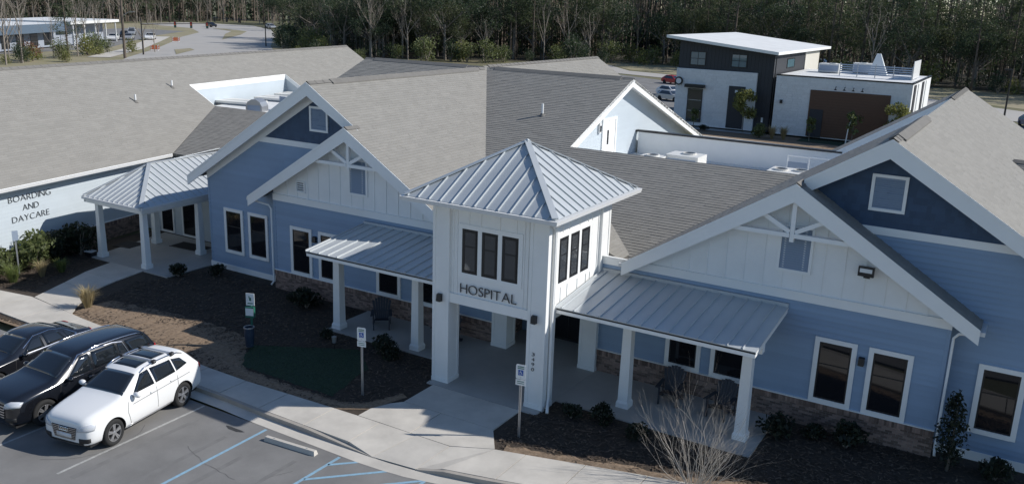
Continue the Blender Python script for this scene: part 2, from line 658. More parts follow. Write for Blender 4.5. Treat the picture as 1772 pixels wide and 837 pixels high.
def noisy_strip(pts_in, pts_out, n, amp, z0, z1, seed):
    """ragged-edged sheet between two polylines"""
    rg = random.Random(seed)
    def samp(pl, t):
        L = [0]
        for a, b in zip(pl, pl[1:]): L.append(L[-1] + math.dist(a, b))
        d = t * L[-1]
        for k in range(len(pl) - 1):
            if d <= L[k + 1] + 1e-9:
                u = (d - L[k]) / max(1e-9, L[k + 1] - L[k])
                return (pl[k][0] + (pl[k + 1][0] - pl[k][0]) * u, pl[k][1] + (pl[k + 1][1] - pl[k][1]) * u)
        return pl[-1]
    b = MB()
    prev = None
    for k in range(n + 1):
        a = samp(pts_in, k / n); c = samp(pts_out, k / n)
        c = (c[0] + rg.uniform(-amp, amp), c[1] + rg.uniform(-amp, amp))
        m1 = (a[0] * .5 + c[0] * .5, a[1] * .5 + c[1] * .5)
        ix = b.pts([(a[0], a[1], z0), (m1[0], m1[1], (z0 + z1) / 2 + .03 + rg.uniform(0, .03)), (c[0], c[1], z1)])
        if prev:
            for j in range(2): b.fi([prev[j], ix[j], ix[j + 1], prev[j + 1]])
        prev = ix
    return b


# pine straw along the back of the walk; sunlight is partly in its colour
b = noisy_strip([(-15.6, -3.15), (-13.2, -3.3), (-10.6, -3.48), (-8.2, -3.62), (-5.8, -3.75), (-1.2, -3.6), (-0.3, -3.0), (0.15, -1.6)],
                [(-15.7, -1.2), (-13.0, -0.9), (-10.4, -0.6), (-8.0, -0.9), (-5.9, -3.0), (-1.4, -3.1), (-0.7, -2.7), (-0.2, -1.5)], 90, .10, -.03, -.038, 5)
structure(b.build('pine_straw', M_straw))
b = noisy_strip([(4.62, -2.9), (6.8, -2.32), (9.7, -1.6), (14, -0.2), (20, 1.6)], [(4.5, -2.5), (6.6, -1.95), (9.5, -1.2), (13.7, 0.2), (19.6, 2.0)], 60, .10, -.03, -.038, 6)
structure(b.build('pine_straw', M_straw))
# mulch island left of the cars
sheet('mulch_island', [(-24, -4.72), (-17.5, -4.92), (-15.2, -4.95), (-13.4, -5.02), (-12.2, -5.1), (-24, -5.35)], -.028, M_straw)

# sidewalk: slabs with open joints
walk = thing('sidewalk', '', '', (0, 0, 0))
structure(walk)


def slab(poly, name='concrete_slab', m=None):
    cx = sum(p[0] for p in poly) / len(poly); cy = sum(p[1] for p in poly) / len(poly)
    P = []
    for p in poly:
        z = p[2] if len(p) > 2 else 0.0
        d = math.hypot(p[0] - cx, p[1] - cy)
        f = 1 - 0.017 / max(d, .2)
        P.append((cx + (p[0] - cx) * f, cy + (p[1] - cy) * f, z))
    b_ = MB(); b_.prism([(p[0], p[1], p[2] - .11) for p in P], (0, 0, .11))
    return b_.build(name, m or M_concrete, walk, fix=True)


def yb(x):   # back edge of the walk behind the cars
    t = [(-24, -3.28), (-20.1, -3.35), (-18.5, -2.85), (-15.1, -3.22), (-10.6, -3.46), (-5.8, -3.74), (-1.2, -3.58), (0, -3.5)]
    for (a, b_), (c, d) in zip(t, t[1:]):
        if x <= c: return b_ + (d - b_) * (x - a) / (c - a)
    return -3.5


def yc(x):   # kerb line
    t = [(-24, -4.66), (-17.4, -4.86), (-13.7, -4.9), (-11.8, -4.96), (-4.3, -5.02), (-3.0, -5.1), (1.8, -5.17), (3.1, -5.04), (4.8, -4.66), (9.5, -3.4), (14, -2.1), (24, 1.2)]
    for (a, b_), (c, d) in zip(t, t[1:]):
        if x <= c: return b_ + (d - b_) * (x - a) / (c - a)
    return 1.0


xs = [-24, -21.4, -18.6, -16.6, -14.6, -12.6, -10.6, -8.9, -6.9, -5.0, -3.15, -1.2]
for a, c in zip(xs, xs[1:]):
    fr = -.16 if c < -12 else -.16
    slab([(a, yc(a) + .155), (c, yc(c) + .155), (c, yb(c)), (a, yb(a))])
# entry apron and ramp
slab([(-1.2, yc(-1.2) + .155), (0.6, yc(.6) + .155), (0.6, -3.55), (-0.28, -3.55), (-1.2, -3.58)])
slab([(-0.28, -3.55), (0.6, -3.55), (1.75, -3.55), (1.75, -1.95), (0.3, -1.95), (0.0, -2.3), (-0.28, -2.96)])
slab([(1.75, -3.55), (3.2, -3.55), (4.4, -2.95), (3.72, -1.95), (1.75, -1.95)])
slab([(0.28, -1.95), (3.72, -1.95), (3.72, -0.36), (0.28, -0.36)])
slab([(0.6, yc(.6) + .155, -.0), (1.6, -5.14, -.12), (2.0, -3.55), (0.6, -3.55)])
slab([(1.6, -5.14, -.12), (3.05, -5.0, -.12), (3.2, -3.55), (2.0, -3.55)])
slab([(3.05, -5.0, -.12), (3.75, yc(3.75) + .155, -.02), (4.4, -2.95), (3.2, -3.55)])
slab([(3.75, yc(3.75) + .155), (5.3, yc(5.3) + .155), (5.3, -2.72), (4.4, -2.95)])
xs = [5.3, 7.0, 8.7, 10.4, 12.2, 14.0, 17, 20, 24]
yr = lambda x: -2.72 + (x - 5.3) * .265
for a, c in zip(xs, xs[1:]):
    slab([(a, yc(a) + .155), (c, yc(c) + .155), (c, yr(c)), (a, yr(a))])
# walk to the side porch
slab([(-18.5, -2.85), (-15.4, -3.18), (-16.0, -2.6), (-17.3, -1.0), (-19.3, -1.0)])
slab([(-19.3, -1.0), (-17.3, -1.0), (-17.75, 0.5), (-20.0, 0.5)])
slab([(-20.0, 0.5), (-17.75, 0.5), (-18.05, 2.1), (-20.4, 2.1)])
# kerb and gutter pan
kb = MB()
def kerb_run(xa, xb, za, zb_):
    n = max(1, int(abs(xb - xa) / .8))
    for k in range(n):
        a = xa + (xb - xa) * k / n; c = xa + (xb - xa) * (k + 1) / n
        z1 = za + (zb_ - za) * k / n; z2 = za + (zb_ - za) * (k + 1) / n
        kb.hexa([(a, yc(a), -.2), (c, yc(c), -.2), (c, yc(c) + .15, -.2), (a, yc(a) + .15, -.2),
                 (a, yc(a) + .02, z1), (c, yc(c) + .02, z2), (c, yc(c) + .15, z2), (a, yc(a) + .15, z1)])
kerb_run(-12.2, -1.0, -.004, -.004); kerb_run(-1.0, 1.75, -.004, -.135); kerb_run(3.1, 3.9, -.11, -.004); kerb_run(3.9, 24, -.004, -.004)
structure(kb.build('kerb', M_curb, fix=True))
gp = MB()
for k in range(45):
    a = -12.2 + k * .8; c = a + .8
    wa = .40 + .0 * a
    gp.face([(a, yc(a) - .42, -.144), (c, yc(c) - .42, -.144), (c, yc(c) + .01, -.137), (a, yc(a) + .01, -.137)])
structure(gp.build('gutter_pan', M_concrete))
# ramp toe sheet between the kerbs
# bay markings
def line(name, p, q, w, m):
    p, q = Vector((*p, 0)), Vector((*q, 0))
    d = (q - p).normalized(); s_ = Vector((-d.y, d.x, 0)) * w / 2
    b_ = MB(); b_.face([(*(v.xy), -.145) for v in (p - s_, q - s_, q + s_, p + s_)])
    o = b_.build(name, m); structure(o); return o
line('white_bay_line', (-4.88, -5.58), (-4.80, -10.6), .09, M_wline)
line('white_bay_line', (-7.66, -5.55), (-7.58, -10.6), .09, M_wline)
line('white_bay_line', (-10.44, -5.55), (-10.36, -10.6), .09, M_wline)
line('blue_bay_line', (-2.10, -5.62), (-2.05, -10.6), .10, M_bline)
line('blue_bay_line', (0.84, -5.64), (0.80, -10.6), .10, M_bline)
line('blue_bay_line', (3.62, -5.3), (3.58, -10.6), .10, M_bline)
line('blue_hatch_line', (0.86, -6.15), (1.45, -5.56), .10, M_bline)
line('blue_hatch_line', (0.86, -7.1), (2.46, -5.48), .10, M_bline)
line('blue_hatch_line', (0.86, -8.05), (3.55, -5.36), .10, M_bline)
line('blue_hatch_line', (0.86, -9.0), (3.55, -6.31), .10, M_bline)
# oil stain
b = MB(); b.face([(-2.9 + .34 * math.cos(t) * (1 + .3 * math.sin(3 * t)), -6.15 + .10 * math.sin(t) * (1 + .3 * math.cos(2 * t)), -.1462) for t in [k * .45 for k in range(14)]])
structure(b.build('oil_stain', mat('oil_stain', (.045, .044, .043), .7, var=.3, scale=8)))
# hairline cracks and tyre scuffs in the asphalt
M_crack = mat('crack_filler', (.125, .122, .118), .9)
for k, (x, y, a, n_) in enumerate(((-5.9, -10.4, .35, 16), (-3.2, -7.6, -.2, 12), (-1.0, -9.6, .5, 14), (1.6, -9.8, .9, 10))):
    b = MB(); p = Vector((x, y, -.1455)); rc = random.Random(k)
    for j in range(n_):
        a += rc.uniform(-.45, .45); q = p + Vector((math.cos(a), math.sin(a), 0)) * .22; w = Vector((-math.sin(a), math.cos(a), 0)) * rc.uniform(.004, .010)
        b.face([p - w, q - w, q + w, p + w]); p = q
    structure(b.build('asphalt_crack', M_crack))
M_scuff = mat('tyre_scuff', (.176, .172, .166), .9, var=.14, scale=2.5)
for k, (x, y0, y1) in enumerate(((-2.75, -10.5, -6.6), (-4.3, -10.5, -6.3), (-1.45, -10.5, -6.4), (-.05, -10.5, -6.5))):
    b = MB(); b.face([(x - .10, y0, -.1475), (x + .10, y0, -.1475), (x + .08, y1, -.1475), (x - .07, y1, -.1475)])
    structure(b.build('tyre_scuff', M_scuff))
# wheel stop
t = thing('wheel_stop', 'low grey concrete wheel stop lying at the head of the empty bay', 'wheel stop', (-0.72, -6.0, -.15), R(4.6))
b = MB()
b.hexa([(-.93, -.09, 0), (.93, -.09, 0), (.93, .09, 0), (-.93, .09, 0), (-.90, -.055, .13), (.90, -.055, .13), (.90, .055, .13), (-.90, .055, .13)])
b.build('stop_block', M_concrete, t)
for sx in (-.6, .6):
    b = MB(); b.lathe([(.02, .128), (.02, .137)], 8, c=(sx, 0, 0)); b.build('pin', M_steel, t)
# turf panel
tp = [(-7.2, -1.3), (-6.5, -2.9), (-1.9, -2.95), (-2.4, -.5), (-3.8, .6)]
tq = []
for a, c in zip(tp, tp[1:] + tp[:1]):
    for k in range(24):
        u = k / 24; tq.append((a[0] + (c[0] - a[0]) * u + rnd.uniform(-.05, .05), a[1] + (c[1] - a[1]) * u + rnd.uniform(-.05, .05), -.03))
b = MB(); b.face(tq)
o = structure(b.build('turf', M_turf))

# loose litter on the beds and blades on the turf
def inside(p, poly):
    c = False
    for i in range(len(poly)):
        a, b_ = poly[i], poly[i - 1]
        if (a[1] > p[1]) != (b_[1] > p[1]) and p[0] < (b_[0] - a[0]) * (p[1] - a[1]) / (b_[1] - a[1]) + a[0]: c = not c
    return c
rg = random.Random(12)
lt = MB()
BEDS = [([(-15.5, -3.1), (-10.6, -3.4), (-5.8, -3.7), (-1.2, -3.5), (0.1, -1.5), (0.0, 1.3), (-6.3, 1.4), (-6.3, 3.9), (-11.4, 3.9), (-16.2, 4.5), (-16.3, 2.0), (-17.0, 1.0), (-15.9, -2.4)], 9000),
        ([(4.5, -2.8), (9.7, -1.5), (20, 1.7), (20, 4.3), (15.3, 3.9), (10.9, 3.9), (10.9, .8), (4.4, .8), (3.9, -1.0), (3.9, -1.9)], 5500), ([(-23, -3.2), (-19.4, -2.6), (-20.5, .6), (-20.9, 2), (-23.2, 2)], 1800), ([(-24, -5.2), (-15, -5.0), (-13, -5.0), (-24, -4.8)], 900)]
for poly, n_ in BEDS:
    x0, x1 = min(p[0] for p in poly), max(p[0] for p in poly); y0, y1 = min(p[1] for p in poly), max(p[1] for p in poly)
    k = 0
    while k < n_:
        p = (rg.uniform(x0, x1), rg.uniform(y0, y1))
        if not inside(p, poly): continue
        k += 1
        if inside(p, [(-7.2, -1.3), (-6.5, -2.9), (-1.9, -2.95), (-2.4, -.5), (-3.8, .6)]): continue
        a = rg.random() * 6.28; L = rg.uniform(.03, .09); w = rg.uniform(.008, .025)
        d = Vector((math.cos(a), math.sin(a), rg.uniform(-.2, .2))); q = Vector((-d.y, d.x, rg.uniform(-.3, .3)))
        c_ = Vector((p[0], p[1], -.015 + rg.uniform(-.012, .02)))
        lt.face([c_ - d * L - q * w, c_ + d * L - q * w, c_ + d * L + q * w, c_ - d * L + q * w])
o = lt.build('leaf_litter', mat('litter', (.085, .062, .044), .95, island=.65)); tag(o, 'loose brown pine needles and chips scattered over the mulch beds', 'leaf litter', kind='stuff')
tb = MB()
for k in range(9000):
    p = (rg.uniform(-7.2, -1.9), rg.uniform(-2.95, .6))
    if not inside(p, [(-7.2, -1.3), (-6.5, -2.9), (-1.9, -2.95), (-2.4, -.5), (-3.8, .6)]): continue
    a = rg.random() * 6.28; h_ = rg.uniform(.02, .06)
    tb.face([(p[0] - .008 * math.cos(a), p[1] - .008 * math.sin(a), -.032), (p[0] + .008 * math.cos(a), p[1] + .008 * math.sin(a), -.032), (p[0] + rg.uniform(-.03, .03), p[1] + rg.uniform(-.03, .03), -.03 + h_)])
o = tb.build('turf_blades', mat('turf_blade', (.045, .075, .035), .9, island=.5)); tag(o, 'short dark green blades on the small lawn by the parking sign', 'grass', kind='stuff')

# ------------------------------------------------------------------ porch floors
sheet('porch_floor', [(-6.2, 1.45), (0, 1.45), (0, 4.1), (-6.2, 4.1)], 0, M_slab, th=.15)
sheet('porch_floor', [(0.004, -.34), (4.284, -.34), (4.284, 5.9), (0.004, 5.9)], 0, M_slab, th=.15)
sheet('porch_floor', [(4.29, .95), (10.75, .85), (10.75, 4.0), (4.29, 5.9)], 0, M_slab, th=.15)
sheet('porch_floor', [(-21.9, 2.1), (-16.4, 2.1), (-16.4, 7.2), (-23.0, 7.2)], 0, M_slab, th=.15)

# ------------------------------------------------------------------ main hospital building
SL = 0.631
HB = thing('hospital_building', 'long blue clapboard hospital building with white gables and grey shingle roofs behind the entrance tower', 'building', (2, 9, 0), world=True)
mUR = .62
UZ, UX = 9.107, -9.53
MZ, MX = 9.14, 12.97
MF = .40
FPz = lambda y: 9.107 - MF * (17.91 - y)
URz = lambda x: UZ - mUR * (x - UX)
ULz = lambda x: UZ - SL * (UX - x)
RLz = lambda x: MZ - SL * (MX - x)
RRz = lambda x: MZ - SL * (x - MX)
FLX, FLZ = -7.02, URz(-7.02)
FRX, FRZ = 10.58, RLz(10.58)

# walls
def bb_wall(poly, y, xs, ztop):
    w = MB(); w.prism([(x, y, z) for x, z in poly], (0, .15, 0))
    o = w.build('board_wall', M_white, HB, fix=True)
    for x in xs:
        b_ = MB(); b_.box(x - .025, x + .025, y - .022, y + .01, 4.22, ztop(x) - .3)
        b_.build('batten', M_white, HB)
    return o
YL, YR, YM, YU = 4.10, 4.03, 4.58, 4.70
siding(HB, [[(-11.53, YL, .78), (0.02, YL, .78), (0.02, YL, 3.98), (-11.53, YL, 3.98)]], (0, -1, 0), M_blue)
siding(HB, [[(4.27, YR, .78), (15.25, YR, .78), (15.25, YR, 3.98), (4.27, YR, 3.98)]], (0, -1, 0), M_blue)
brick_wall(HB, -11.53, 0.0, YL, -.15, .82, seed=3)
brick_wall(HB, 4.3, 15.25, YR, -.15, .82, seed=4)
for x0, x1, y in ((-11.53, .0, YL), (4.3, 15.25, YR)):
    b = MB(); b.box(x0, x1, y - .045, y + .02, 3.96, 4.22); b.box(x0, x1, y - .075, y + .02, 4.221, 4.25)
    b.build('trim_band', M_trim, HB)
lz = lambda x: FLZ - SL * (FLX - x) if x < FLX else FLZ - mUR * (x - FLX)
rz_ = lambda x: FRZ - SL * abs(x - FRX)
bb_wall([(-11.53, 4.22), (-1.9, 4.22), (FLX, FLZ - .2), (-11.53, lz(-11.53) - .2)], YL, [x * .6 - 11.3 for x in range(1, 17)], lz)
bb_wall([(5.2, 4.22), (15.25, 4.22), (15.25, rz_(15.25) - .2), (FRX, FRZ - .2), (5.2, 4.25)], YR, [5.55 + x * .6 for x in range(0, 17)], rz_)
# corner boards
for x, y, z1 in ((-11.53, YL, 4.0), (15.25, YR, 4.0), (-16.36, YU, 4.3)):
    b = MB(); s_ = 1 if x > 0 else -1
    b.box(x - .11 * (s_ > 0), x + .11 * (s_ < 0), y - .03, y + .02, .3 if x < -12 else .84, z1)
    b.build('corner_board', M_blue, HB)
# upper left gable wall
siding(HB, [[(-16.36, YU, .2), (-11.4, YU, .2), (-11.4, YU, 6.3), (-13.52, YU, 6.3), (-16.36, YU, 4.55)], [(-11.4, YU, 3.9), (-9.0, YU, 3.9), (-9.0, YU, 6.3), (-11.4, YU, 6.3)]], (0, -1, 0), M_blue)
b = MB(); b.prism([(-13.6, YU, 6.42), (-5.6, YU, 6.42), (UX, YU, UZ - .25)], (0, .15, 0)); b.build('navy_gable', M_navy, HB, fix=True)
nv = MB(); courses(nv, [(-13.2, YU - .002, 6.5), (-5.9, YU - .002, 6.5), (UX, YU - .002, UZ - .4)], (0, -1, 0), (0, 0, 1), .2, .012, .19, random.Random(2), jit=.5)
o = nv.build('shakes', M_navy, HB); o['kind'] = 'stuff'
b = MB(); b.box(-13.3, -7.2, YU - .05, YU + .02, 6.29, 6.53); b.build('trim_band', M_trim, HB)
b = MB(); b.box(-16.4, -11.5, YU - .05, YU + .02, -.1, .22); b.build('base_board', M_trim, HB)
# frieze boards on the upper left wall
b = MB(); b.prism([(-16.36, YU - .045, ULz(-16.36) - .62), (-16.36, YU - .045, ULz(-16.36) - .16), (UX, YU - .045, UZ - .16), (UX, YU - .045, UZ - .78)], (0, .05, 0)); b.build('frieze_board', M_trim, HB, fix=True)
# mid (upper right) gable wall
siding(HB, [[(9.3, YM, .2), (20.6, YM, .2), (20.6, YM, 4.0), (17.1, YM, 6.3), (9.3, YM, 6.3)]], (0, -1, 0), M_blue)
b = MB(); b.prism([(8.6, YM, 6.4), (17.3, YM, 6.4), (MX, YM, MZ - .25)], (0, .15, 0)); b.build('navy_gable', M_navy, HB, fix=True)
nv = MB(); courses(nv, [(9.2, YM - .002, 6.5), (16.9, YM - .002, 6.5), (MX, YM - .002, MZ - .4)], (0, -1, 0), (0, 0, 1), .2, .012, .19, random.Random(3), jit=.5)
o = nv.build('shakes', M_navy, HB); o['kind'] = 'stuff'
b = MB(); b.box(9.4, 17.35, YM - .05, YM + .02, 6.27, 6.5); b.build('trim_band', M_trim, HB)
b = MB(); b.box(15.26, 20.6, YM - .05, YM + .02, -.1, .24); b.build('base_board', M_trim, HB)
# left flank of the upper left wing, storefront end
siding(HB, [[(-16.36, 17, -.1), (-16.36, YU, -.1), (-16.36, YU, 4.4), (-16.36, 17, 4.4)]], (-1, 0, 0), M_blue)

# windows
for x0, y in ((-15.33, YU), (-13.76, YU), (-10.54, YL), (-8.92, YL), (-5.78, YL), (-3.85, YL), (6.80, YR), (8.38, YR), (11.60, YR), (13.17, YR), (16.07, YM), (17.9, YM)):
    window(HB, x0, x0 + 1.236, .83, 2.967, y - .036, trim=.145, proud=.04)
louvre_vent(HB, -9.82, -8.80, 7.05, 8.10, YU, slats=14)
louvre_vent(HB, 12.50, 13.50, 6.97, 8.06, YM, slats=15)
louvre_vent(HB, 10.16, 11.20, 4.83, 6.30, YR, trim=.08, slats=18)
louvre_vent(HB, -7.21, -6.22, 4.80, 6.28, YL, trim=.08, slats=18)
louvre_vent(HB, -10.14, -9.62, 4.48, 4.98, YL, trim=.06, slats=4, back=M_trim)

# roofs
def valley_x(fz, x, lo, hi):
    for _ in range(60):
        m = (lo + hi) / 2
        if FPz(m) > fz(x): hi = m
        else: lo = m
    return lo
def V(x, y, fz): return (x, y, fz(x))
# 1 right plane of the upper left gable roof
yv = lambda x: 17.91 - (9.107 - URz(x)) / MF
ur = [V(UX, 4.25, URz), V(FLX, 4.25, URz), V(-1.4, 4.25, URz), V(-1.4, 5.2, URz), V(-1.4, yv(-1.4), URz), V(UX, 17.91, URz)]
n_ur = nrm_of([(0, 0, URz(0)), (1, 0, URz(1)), (0, 1, URz(0))])
shingle_roof(HB, [ur], n_ur, seed=1)
shingle_roof(HB, [[(FLX, 3.65, FLZ), (-1.4, 3.65, URz(-1.4)), (-1.4, 4.25, URz(-1.4)), (FLX, 4.25, FLZ)]], n_ur, seed=21)
# left plane of the front left gable
ll = lambda x: FLZ - SL * (FLX - x)
shingle_roof(HB, [[(FLX, 3.65, FLZ), (FLX, YU, FLZ), (-12.6, YU, ll(-12.6)), (-12.6, 3.65, ll(-12.6))]], (-SL, 0, 1), seed=2)
# left plane of the upper left gable
shingle_roof(HB, [[(UX, 4.25, UZ), (UX, 17.91, UZ), (-17.19, 10.2, ULz(-17.19)), (-17.19, 4.25, ULz(-17.19))]], (-SL, 0, 1), seed=3, ulen=.5)
# 2 front plane of the cross wing, then the mansard that runs on below the roof well
rv = lambda y: MX - (MZ - FPz(y)) / SL
nfp = (0, -MF, 1)
P2 = lambda x, y: (x, y, FPz(y))
xv = lambda y: UX + (UZ - FPz(y)) / mUR
shingle_roof(HB, [[P2(UX, 17.91), P2(-.98, 17.91), P2(-.98, 11.45), P2(xv(11.45), 11.45)],
                  [P2(xv(11.45), 11.45), P2(rv(11.45), 11.45), P2(rv(4.7), 4.7), P2(xv(4.7), 4.7)]], nfp, exp=.165, ulen=.38, lift=.0125, seed=4)
shingle_roof(HB, [[P2(UX, 17.91), P2(-12.0, 14), P2(-17.9, 14), P2(-17.9, 17.91)]], nfp, exp=.165, ulen=.38, lift=.0125, seed=5)
# 3 left plane of the right wing, front part and the run behind
nrl = (-SL, 0, 1)
P3 = lambda x, y: (x, y, RLz(x))
shingle_roof(HB, [[P3(MX, 4.13), P3(MX, 11.5), P3(FRX, 11.5), P3(FRX, 4.13)],
                  [P3(FRX, 3.58), P3(FRX, 11.5), P3(rv(11.45), 11.45), P3(rv(4.75), 4.75), P3(4.9, 4.0), P3(5.19, 3.58)]], nrl, seed=6)
# 4 right plane of the right wing, all the way back
nrr = (SL, 0, 1)
P4 = lambda x, y: (x, y, RRz(x))
shingle_roof(HB, [[P4(MX, 4.13), P4(15.74, 4.13), P4(15.74, 27), P4(MX, 27)], [P4(15.74, 4.13), P4(21.0, 4.13), P4(21.0, 10.03), P4(15.74, 15.29)], [P4(15.74, 15.3), P4(21, 18), P4(21, 27), P4(15.74, 27)]], nrr, seed=7)
# 5 small cross roof at the far right
shingle_roof(HB, [[(15.74, 15.29, 7.39), (26, 15.29, 7.39), (26, 10.03, 4.07), (21.0, 10.03, 4.07)]], (0, -SL, 1), exp=.165, ulen=.38, lift=.0125, seed=8)
shingle_roof(HB, [[(15.74, 15.31, 7.39), (26, 15.31, 7.39), (26, 18.03, 5.67), (18.5, 18.03, 5.67)]], (0, SL, 1), seed=18, ulen=.6)
# 6 right plane of the front right gable (the dark strip)
rr2 = lambda x: FRZ - SL * (x - FRX)
shingle_roof(HB, [[(FRX, 3.58, FRZ), (15.97, 3.58, rr2(15.97)), (15.97, YM, rr2(15.97)), (FRX, YM, FRZ)]], nrr, seed=9)
# 7 rear gable of the right wing beyond the well
shingle_roof(HB, [[P3(MX, 20), P3(MX, 27), P3(6.0, 27), P3(6.0, 20)]], nrl, seed=10, ulen=.5)
# 8 back slopes
nb = (0, .36, 1)
Pb = lambda x, y: (x, y, 9.107 - .36 * (y - 17.91))
shingle_roof(HB, [[Pb(-17.9, 17.91), Pb(-.98, 17.91), Pb(-.98, 29), Pb(-17.9, 29)]], nb, seed=11, ulen=.7)
Py = lambda x, y: (x, y, 9.17 - SL * (x + 9.75))
shingle_roof(HB, [[Py(-9.75, 17.8), Py(-9.75, 32), Py(-2.6, 32), Py(-2.6, 27.5)]], nrr, seed=12)
Pz = lambda x, y: (x, y, 9.17 - SL * (-9.75 - x))
shingle_roof(HB, [[Pz(-9.75, 17.8), Pz(-9.75, 32), Pz(-15.5, 32), Pz(-15.5, 27.5)]], nrl, seed=13, ulen=.7)
shingle_roof(HB, [[(-1.2, 20.3, 6.1), (8.4, 20.3, 6.1), (8.4, 27, 3.9), (-1.2, 27, 3.9)]], (0, .33, 1), seed=14, ulen=.7)
# 9 low connector roof on the left
shingle_roof(HB, [[(-24.75, 9.47, 3.79), (-16.4, 9.47, 3.79), (-16.4, 16.09, 5.54), (-28.85, 16.09, 5.54)]], (0, -.2644, 1), exp=.165, ulen=.38, lift=.0125, seed=15)
# cricket behind the tower
cz = lambda x: 5.14 - .42 * (x - 2.14)
yk = lambda x: 17.91 - (9.107 - cz(x)) / MF
shingle_roof(HB, [[(2.14, 4.45, cz(2.14)), (2.14, yk(2.14), cz(2.14)), (4.72, yk(4.72), cz(4.72)), (4.75, 4.45, cz(4.75))]], (.42, 0, 1), seed=16)
shingle_roof(HB, [[(2.14, 4.45, cz(2.14)), (2.14, yk(2.14), cz(2.14)), (-.4, yk(4.68), cz(4.68)), (-.4, 4.45, cz(4.68))]], (-.42, 0, 1), seed=17)

# ridge caps
def ridge(p, q, w=.17):
    p, q = Vector(p), Vector(q)
    d = (q - p).normalized(); s_ = d.cross(Vector((0, 0, 1))).normalized()
    b_ = MB()
    L = (q - p).length; n = max(1, int(L / .45))
    for k in range(n):
        a = p + d * (L * k / n); c = p + d * (L * (k + 1) / n + .03)
        u0, u1 = .045, .030
        b_.face([a - s_ * w + Vector((0, 0, u0 - w * .6)), a + Vector((0, 0, u0 + .012)), c + Vector((0, 0, u1 + .012)), c - s_ * w + Vector((0, 0, u1 - w * .6))])
        b_.face([a + Vector((0, 0, u0 + .012)), a + s_ * w + Vector((0, 0, u0 - w * .6)), c + s_ * w + Vector((0, 0, u1 - w * .6)), c + Vector((0, 0, u1 + .012))])
    return b_.build('ridge_cap', M_ridge, HB)
ridge((UX, 4.25, UZ), (UX, 17.5, UZ)); ridge((UX + .3, 17.91, 9.107), (-.98, 17.91, 9.107)); ridge((-17.9, 17.91, 9.107), (UX - .3, 17.91, 9.107))
ridge((-9.75, 18.3, 9.17), (-9.75, 32, 9.17)); ridge((MX, 4.13, MZ), (MX, 11.5, MZ)); ridge((MX, 20, MZ), (MX, 27, MZ))
ridge((FLX, 3.65, FLZ), (FLX, 4.4, FLZ)); ridge((FRX, 3.58, FRZ), (FRX, 4.3, FRZ)); ridge((15.8, 15.3, 7.39), (26, 15.3, 7.39))
# shingled ridge vents stand a little proud along the ridges
for (a, c) in (((UX, 5.6, UZ), (UX, 16.8, UZ)), ((MX, 5.0, MZ), (MX, 11.0, MZ))):
    b = MB(); w_ = .24
    for s_ in (-1, 1):
        b.hexa([(a[0], a[1], a[2] + .02), (a[0] + s_ * w_, a[1], a[2] - w_ * SL + .02), (a[0] + s_ * w_, c[1], a[2] - w_ * SL + .02), (a[0], c[1], a[2] + .02),
                (a[0], a[1], a[2] + .075), (a[0] + s_ * w_, a[1], a[2] - w_ * SL + .075), (a[0] + s_ * w_, c[1], a[2] - w_ * SL + .075), (a[0], c[1], a[2] + .075)])
    b.build('ridge_vent', M_ridge, HB, fix=True)
for (a, c, yy, zz) in ((UX + .6, -1.6, 17.91, 9.107), (-17.2, UX - 1.2, 17.91, 9.107)):
    b = MB(); w_ = .24
    b.hexa([(a, yy - w_, zz - w_ * SL + .02), (c, yy - w_, zz - w_ * SL + .02), (c, yy, zz + .02), (a, yy, zz + .02), (a, yy - w_, zz - w_ * SL + .085), (c, yy - w_, zz - w_ * SL + .085), (c, yy, zz + .085), (a, yy, zz + .085)])
    b.build('ridge_vent', M_ridge, HB, fix=True)

# rake boards, soffits
def rake(x0, z0, x1, z1, y, h=.55, yin=None):
    """x0,z0 at the peak; x1,z1 at the eave"""
    b_ = MB()
    b_.prism([(x0, y - .045, z0 - .005), (x0, y - .045, z0 - h), (x1, y - .045, z1 - h * .78), (x1, y - .045, z1 - .005)], (0, .045, 0))
    b_.build('rake_board', M_trim, HB, fix=True)
    b_ = MB()
    b_.prism([(x0, y - .06, z0 + .018), (x0, y - .06, z0 - .075), (x1, y - .06, z1 - .075), (x1, y - .06, z1 + .018)], (0, .014, 0))
    b_.build('drip_edge', M_trim, HB, fix=True)
    if yin:
        b_ = MB(); b_.prism([(x0, y, z0 - .16), (x1, y, z1 - .16), (x1, yin, z1 - .16), (x0, yin, z0 - .16)], (0, 0, -.02))
        b_.build('soffit', M_white, HB, fix=True)
rake(FLX, FLZ, -12.6, ll(-12.6), 3.65, yin=YL); rake(FLX + .001, FLZ, -1.4, URz(-1.4), 3.65, yin=YL)
rake(FRX, FRZ, 5.19, RLz(5.19), 3.58, yin=YR); rake(FRX + .001, FRZ, 15.97, rr2(15.97), 3.58, yin=YR)
rake(UX, UZ, -17.19, ULz(-17.19), 4.25, yin=YU); rake(UX + .001, UZ, FLX + .25, URz(FLX + .25), 4.25, yin=YU)
rake(MX, MZ, FRX + .1, RLz(FRX + .1), 4.13, yin=YM); rake(MX + .001, MZ, 21.0, RRz(21.0), 4.13, yin=YM)
rake(MX, MZ, 6.0, RLz(6.0), 20.0, h=.42)

